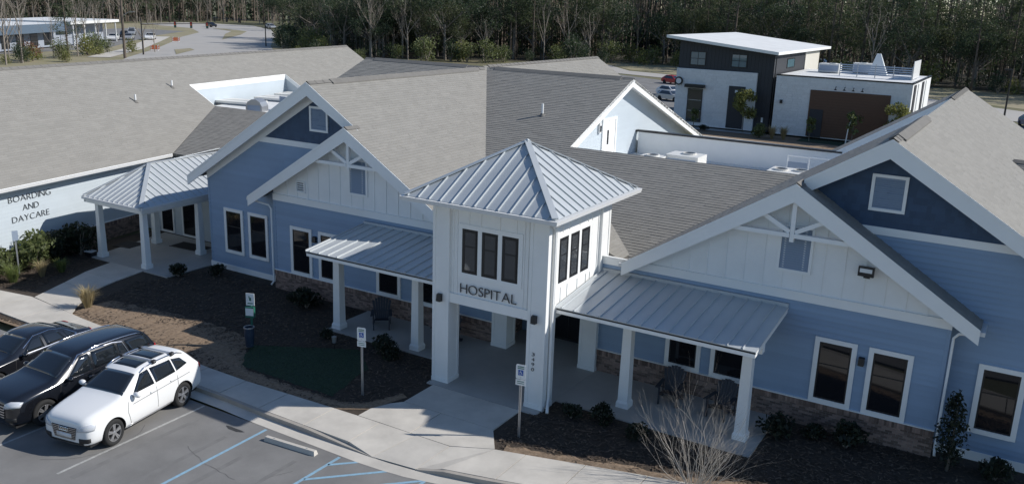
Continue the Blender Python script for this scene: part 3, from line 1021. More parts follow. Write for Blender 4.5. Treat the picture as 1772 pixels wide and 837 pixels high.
# truss ornaments in the two front gables
for (xc, zp, y) in ((10.60, FRZ, 3.70), (-6.93, FLZ, 3.77)):
    t0 = thing('gable_truss', 'white king post truss in the %s' % ('white gable right of the tower' if xc > 0 else 'white gable left of the tower'), 'truss', (xc, y, 6.05), group='gable trusses')
    for nm, p, q in (('king_post', (0, 0, zp - .5 - 6.05), (0, 0, -.20)), ('tie_beam', (-2.05, -.03, -.0), (-.075, -.03, 0)), ('tie_beam', (.075, -.03, 0), (2.05, -.03, 0)),
                     ('strut', (-.08, 0, .10), (-1.05, 0, .62)), ('strut', (.08, 0, .10), (1.05, 0, .62))):
        b = MB(); b.beam(p, q, .13, .13, (0, 1, 0) if nm == 'king_post' else (0, 0, 1)); b.build(nm, M_trim, t0)

# gutters and downspouts
def gutter(p, q, name='gutter', par=None, m=None):
    p, q = Vector(p), Vector(q)
    b_ = MB(); d = (q - p).normalized(); s_ = d.cross(Vector((0, 0, 1)))
    b_.beam(p, q, .13, .12)
    return b_.build(name, m or M_gutter, par or HB, fix=True)
gutter((-12.66, 3.66, ll(-12.66) - .08), (-12.66, YU, ll(-12.66) - .08)); gutter((16.03, 3.62, rr2(16.03) - .08), (16.03, YM, rr2(16.03) - .08))
gutter((5.12, 3.62, RLz(5.12) - .05), (4.86, 4.4, RLz(4.86) - .05))
def downspout(ps, par, r=.042):
    b_ = MB(); b_.tube(ps, r, 8); return b_.build('downspout', M_white, par, smooth=True)
downspout([(-12.55, 3.75, 4.0), (-12.5, 3.8, 3.85), (-11.75, 4.02, 3.7), (-11.62, 4.03, 3.55), (-11.62, 4.03, .25), (-11.66, 3.9, .1)], HB)
downspout([(15.95, 3.75, 4.15), (15.9, 3.8, 4.02), (15.45, 3.96, 3.9), (15.33, 3.96, 3.75), (15.33, 3.96, .3), (15.36, 3.8, .12)], HB)

# wall lamps and floodlight
def sconce(loc, label, rz=0):
    t0 = thing('wall_lamp', label, 'wall lamp', loc, rz, 'black wall lamps')
    b_ = MB(); b_.box(-.07, .07, -.03, 0, -.13, .13); b_.build('back_plate', M_black, t0)
    b_ = MB(); b_.hexa([(-.085, -.16, -.11), (.085, -.16, -.11), (.085, -.03, -.11), (-.085, -.03, -.11), (-.085, -.13, .12), (.085, -.13, .12), (.085, -.03, .14), (-.085, -.03, .14)]); b_.build('lamp_housing', M_black, t0)
    b_ = MB(); b_.box(-.06, .06, -.14, -.045, -.125, -.112); b_.build('lens', M_tint, t0)
sconce((13.0, YR - .02, 2.46), 'black wall lamp between the two tall windows right of the right porch')
sconce((-9.1, YL - .02, 2.57), 'black wall lamp between the two windows left of the left porch')
sconce((.31, -.002, 3.02), 'black wall lamp on the left column of the entrance tower')
sconce((3.93, -.002, 3.02), 'black wall lamp on the right column of the entrance tower')
t = thing('floodlight', 'black floodlight mounted high on the white gable right of the tower', 'floodlight', (12.8, YR, 5.15))
b = MB(); b.box(-.22, .22, -.30, -.16, .0, .28); b.build('housing', M_black, t)
b = MB(); b.box(-.17, .17, -.315, -.30, .12, .24); b.build('lens', M_sign, t)
b = MB(); b.beam((0, -.02, -.06), (0, -.2, .03), .07, .05); b.box(-.09, .09, -.03, 0, -.12, .02); b.build('bracket', M_black, t)

# gable end above the roof well, with its door
siding(HB, [[(-1.55, 11.0, 5.0), (-1.55, 28.4, 5.0), (-1.55, 28.2, 5.3), (-1.55, 17.91, 8.98), (-1.55, 11.0, 6.2)]], (1, 0, 0), M_litblue, lift=.006)
b = MB(); b.prism([(-1.05, 17.91, 9.10), (-1.05, 17.91, 8.72), (-1.05, 11.4, FPz(11.4) - .36), (-1.05, 11.4, FPz(11.4))], (.07, 0, 0)); b.build('rake_board', M_trim, HB, fix=True)
b = MB(); b.prism([(-1.05, 17.912, 9.10), (-1.05, 17.912, 8.72), (-1.05, 29, 5.11 - .36), (-1.05, 29, 5.11)], (.07, 0, 0)); b.build('rake_board', M_trim, HB, fix=True)
b = MB(); b.prism([(-1.54, 17.91, 8.95), (-1.05, 17.91, 8.95), (-1.05, 29, 4.96), (-1.54, 29, 4.96)], (0, 0, -.02)); b.build('soffit', M_white, HB, fix=True)
T = FX(-1.55)
m_ = MB(T); m_.box(15.8, 15.92, -.07, .02, 5.5, 7.28); m_.box(17.28, 17.4, -.07, .02, 5.5, 7.28); m_.box(15.92, 17.28, -.07, .02, 7.16, 7.28)
d_ = m_.build('door', M_trim, HB)
m_ = MB(T); m_.box(15.92, 16.59, -.035, .01, 5.5, 7.16); m_.build('door_leaf', M_white, d_)
m_ = MB(T); m_.box(16.61, 17.28, -.035, .01, 5.5, 7.16); m_.build('door_leaf', M_white, d_)
m_ = MB(T); m_.box(16.40, 16.45, -.09, -.036, 6.0, 6.7); m_.build('handle', M_black, d_)
t = thing('wall_lamp', 'small grey wall lamp left of the white rooftop door', 'wall lamp', (-1.54, 15.45, 6.9), R(90), 'black wall lamps')
b = MB(); b.box(-.1, .1, -.1, 0, -.25, .25); b.build('lamp_housing', M_gutter, t)
b = MB(); b.box(-.07, .07, -.125, -.1, -.18, .10); b.build('lens', M_tint, t)
# roof well
b = MB(); b.box(-1.54, 13.05, 11.5, 20.2, 5.0, 5.15); b.build('well_floor', M_membrane, HB)
b = MB(); b.box(-1.4, 8.75, 20.0, 20.2, 5.15, 6.26); b.build('parapet_wall', M_white, HB)
b = MB(); b.box(-1.55, 8.8, 19.93, 20.27, 6.26, 6.34); b.build('parapet_cap', M_black, HB)
b = MB(); b.prism([(8.0, 20.05, 5.15), (MX + .3, 20.05, 5.15), (MX + .3, 20.05, MZ - .3), (MX, 20.05, MZ - .2), (8.0, 20.05, RLz(8.0) - .2)], (0, .15, 0)); b.build('board_wall', M_white, HB, fix=True)
b = MB(); b.box(-1.5, 9.4, 11.5, 11.6, 5.15, 6.4); b.build('parapet_wall', M_white, HB)
b = MB(); b.box(MX - .02, MX + .12, 11.62, 20.0, 5.15, MZ - .16); b.build('board_wall', M_white, HB)
b = MB(); b.prism([(9.41, 11.52, 5.15), (MX, 11.52, 5.15), (MX, 11.52, MZ - .2), (9.41, 11.52, RLz(9.41) - .2)], (0, .1, 0)); b.build('board_wall', M_white, HB, fix=True)
# left roof well
b = MB(); b.prism([(-30.2, 16.2, 5.22), (-17.7, 16.2, 5.22), (-17.7, 28, 5.22), (-32.6, 28, 5.22)], (0, 0, .1)); b.build('well_floor', M_membrane, HB, fix=True)
siding(HB, [[(-17.6, 29, 4.9), (-17.6, 11, 4.9), (-17.6, 14, 7.4), (-17.6, 17.91, 8.95)]], (-1, 0, 0), M_litblue)

def hvac(loc, size, label, fans, rail=False, rz=0):
    t0 = thing('rooftop_unit', label, 'air conditioner', loc, rz, 'rooftop air conditioners')
    x, y, z = size
    b_ = MB(); b_.box(-x / 2, x / 2, -y / 2, y / 2, 0.08, z); b_.build('cabinet', M_hvac, t0)
    b_ = MB(); b_.box(-x / 2 + .1, x / 2 - .1, -y / 2 - .012, -y / 2, .25, z - .15); b_.build('grille', M_louvre, t0)
    for (fx, fy, fr) in fans:
        b_ = MB(); b_.lathe([(fr, z), (fr, z + .07), (fr * .86, z + .07), (fr * .86, z + .01)], 18, c=(fx, fy, 0), cap=False); f = b_.build('fan_ring', M_hvac, t0)
        b_ = MB(); b_.lathe([(fr * .86, z + .02), (.001, z + .02)], 18, c=(fx, fy, 0), cap=False); b_.build('fan_guard', M_black, f)
    return t0
hvac((3.1, 14.9, 5.15), (1.5, 1.2, 1.08), 'white rooftop unit with one dark fan behind the shingle mansard, nearer the rooftop door', [(.1, .1, .32)])
hvac((1.9, 13.9, 5.15), (1.0, .9, 1.0), 'low white rooftop unit just left of the taller unit behind the mansard', [(.0, .0, .30)])
hvac((8.0, 13.7, 5.15), (1.6, 1.3, 1.12), 'white rooftop unit with two dark fans beside the right wing roof', [(-.35, -.1, .3), (.4, .1, .3)])
t = thing('roof_railing', 'white tubular railing on the flat roof beside the right wing roof', 'railing', (8.15, 15.8, 5.15))
for x in (-.8, .1, .9):
    b = MB(); b.tube([(x, 0, 0), (x, 0, 1.4)], .03, 6); b.build('post', M_trim, t)
b = MB(); b.tube([(-.8, 0, 1.4), (.9, 0, 1.4)], .035, 6); b.build('top_rail', M_trim, t)
b = MB(); b.box(-.8, .05, -.01, .01, .5, 1.15); b.build('panel', M_louvre, t)
def low_duct(loc, lab):
    t0 = thing('roof_duct', lab, 'roof duct', loc, R(11), 'low roof ducts in the left well')
    for k in range(2):
        b_ = MB(); b_.box(-1.7, 1.7, -.85 + k * .95, -.05 + k * .95, .10, .24); b_.build('duct_cover', M_hvac, t0)
    b_ = MB(); b_.box(-1.6, 1.6, -.7, .75, 0, .10); b_.build('kerb', M_louvre, t0)
t = thing('roof_hood', 'grey curved exhaust hood at the edge of the left roof well', 'exhaust hood', (-26.4, 17.3, 5.32), R(20))
b = MB(); pr_ = [(-.55, 0), (.55, 0), (.55, .35), (.42, .62), (.15, .78), (-.15, .78), (-.42, .62), (-.55, .35)]
b.prism([(x_, -.45, z_) for x_, z_ in pr_], (0, .9, 0)); b.build('hood_shell', M_steel, t, fix=True)
b = MB(); b.box(-.42, .42, -.47, -.451, .08, .42); b.build('mesh_screen', M_louvre, t)
for (x, y, lab) in ((-30.2, 19.2, 'long white duct housing nearest the grey roof in the left roof well'), (-29.6, 22.6, 'long white duct housing in the middle of the left roof well'), (-30.3, 25.2, 'long white duct housing at the far end of the left roof well')):
    low_duct((x, y, 5.32), lab)
t = thing('equipment_screen', 'grey panelled screen with white posts in the left roof well', 'screen', (-23.6, 18.6, 5.2), R(-6))
for k in range(5):
    b = MB(); b.box(-2.4 + k * 1.1, -1.42 + k * 1.1, 0, .05, .1, 1.0); b.build('screen_panel', M_louvre, t)
    b = MB(); b.box(-1.41 + k * 1.1, -1.31 + k * 1.1, -.02, .07, 0, 1.08); b.build('post', M_trim, t)
# plumbing vents
def vent_pipe(loc, label, h=.5):
    t0 = thing('vent_pipe', label, 'vent pipe', loc, group='roof vent pipes')
    b_ = MB(); b_.lathe([(.055, -.1), (.055, h)], 10); b_.build('pipe', M_white, t0)
    b_ = MB(); b_.lathe([(.18, -.06), (.09, .06), (.06, .10)], 10); b_.build('flashing', M_ridge, t0)
vent_pipe((-3.71, 13.75, FPz(13.75)), 'white vent pipe on the darker shingle slope right of the valley', .55)

# entrance wall behind the tower
siding(HB, [[(-.4, 5.95, 0), (4.7, 5.95, 0), (4.7, 5.95, 3.0), (-.4, 5.95, 3.0)]], (0, -1, 0), M_blue)
siding(HB, [[(0.0, 4.1, .8), (0.0, 5.95, .8), (0.0, 5.95, 3.0), (0.0, 4.1, 3.0)]], (1, 0, 0), M_blue)
brick_wall(HB, 4.12, 5.95, 0.0, 0, .8, T=FX(0.012), seed=9)
b = MB(); b.box(1.0, 3.3, 5.87, 5.97, 0, 2.35); d_ = b.build('entrance_door', M_dark, HB)
for x in (1.06, 2.17):
    b = MB(); b.box(x, x + 1.07, 5.855, 5.872, .1, 2.28); b.build('door_pane', M_pane, d_)
b = MB(); b.box(-.4, 4.7, 4.05, 5.95, 2.9, 2.98); b.build('soffit', M_white, HB)

# ------------------------------------------------------------------ entrance tower
TW, TD, CH, LZ, EZ, AZ = 4.287, 4.42, .62, 2.905, 6.42, 8.16
TO = thing('entrance_tower', 'white board and batten entrance tower with a pyramid metal roof, lettered HOSPITAL', 'tower', (TW / 2, TD / 2, 0), world=True)
for x0, y0 in ((0, 0), (TW - CH, 0), (0, TD - CH), (TW - CH, TD - CH)):
    b = MB(); b.box(x0, x0 + CH, y0, y0 + CH, 0.0, LZ)
    b.box(x0 - .03, x0 + CH + .03, y0 - .03, y0 + CH + .03, -.1, .13)
    b.box(x0, x0 + CH, y0, y0 + CH, LZ + .001, EZ - .02)
    # raised corner trim
    for (a0, a1, c0, c1) in ((x0 - .018, x0 + .09, y0 - .018, y0 - .001), (x0 + CH - .09, x0 + CH + .018, y0 - .018, y0 - .001), (x0 + CH + .001, x0 + CH + .018, y0 - .0005, y0 + .09), (x0 + CH + .001, x0 + CH + .018, y0 + CH - .09, y0 + CH + .018)):
        b.box(a0, a1, c0, c1, .132, EZ - .021)
    b.build('column', M_white, TO)
TX = FX(TW)
def tower_face(T, L, w0, w1, full):
    """upper wall panel of one side, its battens, belt and three windows"""
    yy = .09
    m_ = MB(T); m_.box(CH, L - CH, yy, yy + .12, LZ + .30, EZ - .02); m_.build('wall_panel', M_white, TO)
    m_ = MB(T); m_.box(CH, L - CH, yy - .045, yy + .14, LZ, LZ + .30); m_.box(CH, L - CH, yy - .055, yy + .1, LZ + .301, LZ + .33); m_.build('belt_board', M_trim, TO)
    ww = (w1 - w0 - 2 * .155) / 3
    fr = MB(T)
    fr.box(w0 - .16, w1 + .16, yy - .03, yy + .01, 5.49, 5.64)
    fr.box(w0 - .16, w1 + .16, yy - .03, yy + .01, 3.86, 4.01)
    for k in range(4):
        a = w0 - .155 + k * (ww + .155)
        fr.box(a, a + .155, yy - .03, yy + .01, 4.011, 5.489)
    fr.build('window_surround', M_trim, TO)
    for k in range(3):
        a = w0 + k * (ww + .155)
        window(TO, a, a + ww, 4.01, 5.49, yy - .012, T=T, trim=.055, proud=.012, rail=True, sash=M_dark, pane=M_tint, trim_m=M_dark, sill=False)
    xs_ = [CH + .12, w0 - .2, w1 + .2, L - CH - .12]
    for x in xs_:
        m_ = MB(T); m_.box(x - .022, x + .022, yy - .024, yy + .01, LZ + .335, EZ - .2); m_.build('batten', M_white, TO)
    for x in (w0 + ww * .5 - .05, w0 + ww + .1, w0 + 2 * ww + .2, w1 - .1):
        m_ = MB(T); m_.box(x - .02, x + .02, yy - .022, yy + .01, 5.645, EZ - .2); m_.build('batten', M_white, TO)
        if full:
            continue
        m_ = MB(T); m_.box(x - .02, x + .02, yy - .022, yy + .01, LZ + .335, 3.855); m_.build('batten', M_white, TO)
tower_face(Matrix.Identity(4), TW, 1.088, TW - 1.088, True)
tower_face(TX, TD, .842, 2.989, False)
b = MB(); b.box(CH, TW - CH, TD - .2, TD - .08, LZ, EZ - .02); b.box(.09, .2, CH, TD - CH, LZ, EZ - .02); b.build('wall_panel', M_white, TO)
b = MB(); b.box(.21, TW - .21, .22, TD - .21, LZ + .03, LZ + .1); b.build('ceiling', M_white, TO)
b = MB(); b.box(-.02, TW + .02, -.025, TD + .02, EZ - .22, EZ - .021)
b.build('frieze_board', M_trim, TO)
EO, ES = .80, .62
c = [(-ES, -EO, EZ), (TW + ES, -EO, EZ), (TW + ES, TD + EO, EZ), (-ES, TD + EO, EZ)]
b = MB(); b.box(-ES + .02, TW + ES - .02, -EO + .02, TD + EO - .02, EZ - .02, EZ + .02); b.build('soffit', M_white, TO)
ap = (TW / 2, TD / 2, AZ)
c2 = [(p[0], p[1], EZ + .07) for p in c]
for k in range(4):
    metal_roof(TO, [c2[k], c2[(k + 1) % 4], ap], .425, phase=.16)
for k in range(4):
    p, q = Vector(c2[k]), Vector(ap)
    b = MB(); b.beam(p + (q - p) * .012 + Vector((0, 0, .035)), q + Vector((0, 0, .035)), .20, .03, (0, 0, 1)); b.build('hip_cap', M_metal, TO)
b = MB(); b.hexa([(ap[0] - .1, ap[1] - .1, AZ), (ap[0] + .1, ap[1] - .1, AZ), (ap[0] + .1, ap[1] + .1, AZ), (ap[0] - .1, ap[1] + .1, AZ)] + [(ap[0] + dx * .02, ap[1] + dy * .02, AZ + .09) for dx, dy in ((-1, -1), (1, -1), (1, 1), (-1, 1))]); b.build('roof_finial', M_metal, TO)
for k in range(4):
    p, q = Vector(c[k]), Vector(c[(k + 1) % 4])
    d = (q - p).normalized(); n_ = Vector((d.y, -d.x, 0))
    b = MB(); b.prism([p + n_ * .001 + Vector((0, 0, -.075)), p + n_ * .08 + Vector((0, 0, -.075)) - d * .08, p + n_ * .12 - d * .12 + Vector((0, 0, .055)), p + n_ * .001 + Vector((0, 0, .055))], (q - p))
    b = MB()
    A = [p + n_ * 0 + Vector((0, 0, -.08)), p + n_ * .08 - d * .08 + Vector((0, 0, -.08)), p + n_ * .11 - d * .11 + Vector((0, 0, .055)), p + Vector((0, 0, .055))]
    B_ = [q + n_ * 0 + Vector((0, 0, -.08)), q + n_ * .08 + d * .08 + Vector((0, 0, -.08)), q + n_ * .11 + d * .11 + Vector((0, 0, .055)), q + Vector((0, 0, .055))]
    b.hexa([A[0], A[1], B_[1], B_[0], A[3], A[2], B_[2], B_[3]])
    b.build('gutter', M_gutter, TO, fix=True)
# downspout at the right rear of the front right column, with its elbow at the foot
downspout([(TW + .5, -.3, EZ - .1), (TW + .45, -.2, EZ - .22), (TW + .08, .12, EZ - .35), (TW + .065, .30, EZ - .5), (TW + .065, .30, .35), (TW + .10, .22, .18), (TW + .22, -.02, .10), (TW + .27, -.12, .04)], TO, .05)
# lettering
t = thing('hospital_sign', 'bronze HOSPITAL lettering under the three front windows of the white tower', 'sign', (TW / 2, .06, 3.45), world=True)
letters(t, 'HOSPITAL', 1.06, 3.20, 3.33, 3.67, .055, None, M_letter, depth=.03)
t = thing('house_number', 'small dark house number 3490 running down the front right tower column', 'house number', (TW - .36, 0, 1.65), world=True)
for k, ch in enumerate('3490'):
    letters(t, ch, TW - .425, TW - .325, 1.79 - k * .17, 1.91 - k * .17, -.001, None, M_letter, depth=.02)

# ------------------------------------------------------------------ porch canopies
def canopy(label, x0, x1, cols, loc):
    P = thing('porch_canopy', label, 'porch', loc, world=True, group='metal roofed porch canopies')
    y0, z0, y1, z1 = .60, 3.33, 4.02, 3.72
    metal_roof(P, [(x0, y0, z0), (x1, y0, z0), (x1, y1, z1), (x0, y1, z1)], .445, phase=.20)
    b_ = MB(); b_.prism([(x0, y0 + .03, z0 - .035), (x1, y0 + .03, z0 - .035), (x1, y1, z1 - .035), (x0, y1, z1 - .035)], (0, 0, -.05)); b_.build('roof_deck', M_white, P, fix=True)
    b_ = MB(); b_.box(x0 + .02, x1 - .02, y0 + .03, y0 + .07, z0 - .20, z0 - .035); b_.build('fascia', M_trim, P)
    for xx in (x0, x1):
        if 0 < abs(xx) < 4.5: continue
        s_ = 1 if xx > 4 else -1
        b_ = MB(); b_.prism([(xx - .05 * s_, y0 + .072, z0 - .19), (xx - .05 * s_, y1 - .02, z1 - .22), (xx - .05 * s_, y1 - .02, z1 - .036), (xx - .05 * s_, y0 + .072, z0 - .03)], (.035 * s_, 0, 0)); b_.build('side_fascia', M_trim, P, fix=True)
    b_ = MB(); b_.box(x0 + .1, x1 - .1, 1.72, 2.0, 2.86, 3.24); b_.build('beam', M_trim, P)
    b_ = MB(); b_.box(x0, x1, 3.93, 4.025, z1 - .01, z1 + .10); b_.build('flashing', M_metal, P)
    for cx in cols:
        c_ = MB()
        c_.hexa([(cx - .17, 1.69, .22), (cx + .17, 1.69, .22), (cx + .17, 2.03, .22), (cx - .17, 2.03, .22), (cx - .145, 1.715, 2.78), (cx + .145, 1.715, 2.78), (cx + .145, 2.005, 2.78), (cx - .145, 2.005, 2.78)])
        o_ = c_.build('column', M_white, P)
        c_ = MB(); c_.box(cx - .21, cx + .21, 1.65, 2.07, 0, .16); c_.hexa([(cx - .21, 1.65, .161), (cx + .21, 1.65, .161), (cx + .21, 2.07, .161), (cx - .21, 2.07, .161), (cx - .175, 1.685, .24), (cx + .175, 1.685, .24), (cx + .175, 2.035, .24), (cx - .175, 2.035, .24)]); c_.build('base', M_trim, o_)
        c_ = MB(); c_.box(cx - .18, cx + .18, 1.68, 2.04, 2.78, 2.858); c_.build('capital', M_trim, o_)
    return P
canopy('right porch canopy of ribbed metal on two white columns, beside the blue wall with chairs', 4.31, 10.68, [6.33, 10.18], (7.5, 2, 0))
canopy('left porch canopy of ribbed metal with one sunlit corner, left of the entrance tower', -6.33, -.02, [-5.85, -2.05], (-3.2, 2, 0))

# ------------------------------------------------------------------ boarding wing
BD = thing('boarding_building', 'long sunlit blue boarding wing with a broad grey shingle roof, lettered BOARDING AND DAYCARE', 'building', (-23.11, .86, 0), R(11))
bz = lambda x: 3.8 - .63 * x
Q = lambda x, v: (x, v, bz(x))
nbd = (.63, 0, 1)
shingle_roof(BD, [[Q(0, -22), Q(0, 8.76), Q(-2.75, 16.05), Q(-7.17, 16.05), Q(-7.17, -22)], [Q(-4.7, 16.05), Q(-4.7, 26.8), Q(-7.17, 26.8), Q(-7.17, 16.05)], [Q(0, 26.8), Q(0, 40), Q(-7.17, 40), Q(-7.17, 26.8)]], nbd, exp=.16, ulen=.45, lift=.008, seed=31)
shingle_roof(BD, [[(-7.17, -22, bz(-7.17)), (-7.17, 40, bz(-7.17)), (-15, 40, 3.4), (-15, -22, 3.4)]], (-.63, 0, 1), exp=.4, ulen=1.0, seed=32)
b = MB()
for k in range(124):
    v = -22 + k * .5
    zt = bz(-7.17) + .05
    b.hexa([(-7.17, v, zt - .03), (-6.97, v, zt - .15), (-6.97, v + .5, zt - .16), (-7.17, v + .5, zt - .04), (-7.17, v, zt), (-6.97, v, zt - .12), (-6.97, v + .5, zt - .13), (-7.17, v + .5, zt - .01)])
    b.hexa([(-7.37, v, zt - .15), (-7.171, v, zt - .03), (-7.171, v + .5, zt - .04), (-7.37, v + .5, zt - .16), (-7.37, v, zt - .12), (-7.171, v, zt), (-7.171, v + .5, zt - .01), (-7.37, v + .5, zt - .13)])
b.build('ridge_cap', M_ridge, BD)
siding(BD, [[(-.55, -22, .8), (-.55, 14, .8), (-.55, 14, 3.62), (-.55, -22, 3.62)]], (1, 0, 0), M_litblue, lift=.006)
brick_wall(BD, -22, 14, 0, -.1, .82, T=FX(-.55), seed=33)
b = MB(); b.box(-.62, -.5, -22, 8.6, 3.5, 3.66); b.build('frieze_board', M_trim, BD)
b = MB(); b.box(-.5, -.03, -22, 8.7, 3.60, 3.63); b.build('soffit', M_white, BD)
b = MB(); b.box(-.028, .012, -22, 8.7, 3.58, 3.79); b.build('fascia', M_trim, BD)
b = MB(); b.hexa([(.013, -22, 3.64), (.10, -22, 3.64), (.10, 8.6, 3.64), (.013, 8.6, 3.64), (.013, -22, 3.775), (.13, -22, 3.775), (.13, 8.6, 3.775), (.013, 8.6, 3.775)]); b.build('gutter', M_gutter, BD)
siding(BD, [[(-13.5, 39.6, 0), (-.55, 39.6, 0), (-.55, 39.6, 3.7), (-7.17, 39.6, 8.0), (-13.5, 39.6, 3.8)]], (0, 1, 0), M_litblue)
# sides of its roof well
b = MB(); b.prism([(-4.75, 16.1, 4.7), (-4.75, 26.8, 4.7), (-4.75, 26.8, bz(-4.75) - .02), (-4.75, 16.1, bz(-4.75) - .02)], (.05, 0, 0)); o = b.build('well_wall', M_white, BD, fix=True)
siding(BD, [[(-4.69, 16.2, 5.25), (-4.69, 26.75, 5.25), (-4.69, 26.75, bz(-4.69) - .38), (-4.69, 16.2, bz(-4.69) - .38)]], (1, 0, 0), M_litblue, lift=.006)
b = MB(); b.prism([(-4.7, 26.8, 4.7), (-.5, 26.8, 3.6), (-.5, 26.8, bz(-.5) - .16), (-4.7, 26.8, bz(-4.7) - .16)], (0, .1, 0)); b.build('well_wall', M_litblue, BD, fix=True)
b = MB(); b.prism([(-4.7, 26.76, bz(-4.7)), (-4.7, 26.76, bz(-4.7) - .3), (-.3, 26.76, bz(-.3) - .3), (-.3, 26.76, bz(-.3))], (0, .035, 0)); b.build('rake_board', M_trim, BD, fix=True)
b = MB(); b.prism([(-4.75, 16.06, bz(-4.75) - .02), (-4.75, 16.06, 4.7), (-2.9, 16.06, 4.7), (-2.9, 16.06, bz(-2.9) - .02)], (0, .08, 0)); b.build('well_wall', M_white, BD, fix=True)
t = thing('boarding_sign', 'dark BOARDING AND DAYCARE lettering on the sunlit blue wall at the far left', 'sign', (0, 0, 0))
TB = Matrix.Translation((-23.11, .86, 0)) @ Matrix.Rotation(R(11), 4, 'Z') @ FX(-.535)
c_ = TB @ Vector((-.55, 0, 2.6)); OFF[t.name] = c_; t.location = c_
dv = .10
for txt, a, c__, z0, z1 in (('BOARDING', -1.67, .69, 2.93, 3.24), ('AND', -.95, -.05, 2.46, 2.77), ('DAYCARE', -1.58, .50, 1.98, 2.29)):
    letters(t, txt, a + dv, c__ + dv, z0, z1, -.0, TB, M_letterg, thin=-.019, depth=.02)
OL = lambda x, v: Vector((-23.11, .86, 0)) + Vector((x * math.cos(R(11)) - v * math.sin(R(11)), x * math.sin(R(11)) + v * math.cos(R(11)), 0))
for (x, v, lab) in ((-4.66, 14.43, 'white vent pipe on the broad boarding roof, nearer the roof well'), (-3.89, 10.42, 'white vent pipe on the broad boarding roof, farther from the roof well')):
    q = OL(x, v); vent_pipe((q.x, q.y, bz(x)), lab, .42)

# side porch with a hipped metal roof
SP = thing('side_porch', 'open side porch with hipped ribbed metal roof on white columns by the boarding wall', 'porch', (-19.9, 4.2, 0), world=True)
e1, e2, e3, e4 = (-22.06, 2.07, 3.0), (-17.81, 2.07, 3.0), (-18.25, 9.6, 3.0), (-22.95, 9.6, 3.0)
r1, r2 = (-20.78, 4.9, 4.3), (-20.95, 9.6, 4.3)
metal_roof(SP, [e1, e2, r1], .36, phase=.1)
metal_roof(SP, [e2, e3, r2, r1], .40, phase=.1)
metal_roof(SP, [e4, e1, r1, r2], .40, phase=.1)
for p, q in ((e1, r1), (e2, r1), (r1, r2)):
    p, q = Vector(p), Vector(q)
    b = MB(); b.beam(p + Vector((0, 0, .04)), q + Vector((0, 0, .04)), .20, .03); b.build('hip_cap' if p.z < 3.5 else 'ridge_cap', M_metal, SP)
b = MB()
P_ = [Vector(e) for e in (e1, e2, e3, e4)]
b.prism([P_[0] + Vector((.08, .08, -.05)), P_[1] + Vector((-.08, .08, -.05)), P_[2] + Vector((-.08, 0, -.05)), P_[3] + Vector((.08, 0, -.05))], (0, 0, -.04)); b.build('soffit', M_white, SP, fix=True)
for p, q in ((P_[0], P_[1]), (P_[1], P_[2]), (P_[3], P_[0])):
    d = (q - p).normalized(); n_ = Vector((d.y, -d.x, 0))
    b = MB(); b.beam(p - n_ * .06 + Vector((0, 0, -.16)), q - n_ * .06 + Vector((0, 0, -.16)), .05, .25); b.build('fascia', M_trim, SP)
    b = MB(); b.beam(p + n_ * .04 + Vector((0, 0, -.06)), q + n_ * .04 + Vector((0, 0, -.06)), .10, .11); b.build('gutter', M_gutter, SP)
b = MB()
for p, q in (((-21.7, 2.5, 2.74), (-18.2, 2.5, 2.74)), ((-18.2, 2.62, 2.74), (-18.3, 7.0, 2.74)), ((-21.7, 2.62, 2.74), (-22.0, 7.0, 2.74))):
    b = MB(); b.beam(p, q, .22, .3); b.build('beam', M_trim, SP)
for cx, cy in ((-21.55, 2.5), (-18.28, 2.5), (-18.2, 5.55), (-21.6, 5.6)):
    c_ = MB(); c_.hexa([(cx - .15, cy - .15, .2), (cx + .15, cy - .15, .2), (cx + .15, cy + .15, .2), (cx - .15, cy + .15, .2), (cx - .12, cy - .12, 2.6), (cx + .12, cy - .12, 2.6), (cx + .12, cy + .12, 2.6), (cx - .12, cy + .12, 2.6)]); o_ = c_.build('column', M_white, SP)
    c_ = MB(); c_.box(cx - .19, cx + .19, cy - .19, cy + .19, 0, .2); c_.build('base', M_trim, o_)
# storefront under the side porch
b = MB(); b.box(-25.0, -16.4, 7.3, 7.4, 0, 3.0); w_ = b.build('storefront_wall', M_litblue, HB)
for (x0, x1) in ((-23.3, -22.25), (-21.6, -20.4), (-18.9, -17.9)):
    window(HB, x0, x1, .05, 2.5, 7.29, trim=.09, rail=False, name='glazed_door')
b = MB(); b.box(-17.7, -16.5, 7.24, 7.31, .05, 2.6); b.build('dark_panel', M_pane, HB)
window(HB, -17.75, -16.45, 2.75, 3.6, 7.23, trim=.08, rail=False, name='transom_window')
def door_mat(x, y, sx, sy, rz, lab):
    t0 = thing('door_mat', lab, 'door mat', (x, y, .002), rz, 'door mats')
    b_ = MB(); b_.box(-sx, sx, -sy, sy, 0, .02); b_.build('pile', M_rubber, t0)
    b_ = MB()
    for q_ in (-1, 1):
        b_.box(-sx - .04, sx + .04, q_ * sy - .02, q_ * sy + .02, .0, .024)
    b_.build('border', M_black, t0)
door_mat(-19.6, 6.1, 1.0, .45, R(4), 'wide black door mat in front of the glazed doors under the side porch')
door_mat(-22.35, 4.5, .55, .5, R(8), 'black door mat at the boarding wall side of the side porch')

# ------------------------------------------------------------------ vehicles
def eval_mesh(ob):
    dg = bpy.context.evaluated_depsgraph_get()
    dg.update()
    return bpy.data.meshes.new_from_object(ob.evaluated_get(dg))


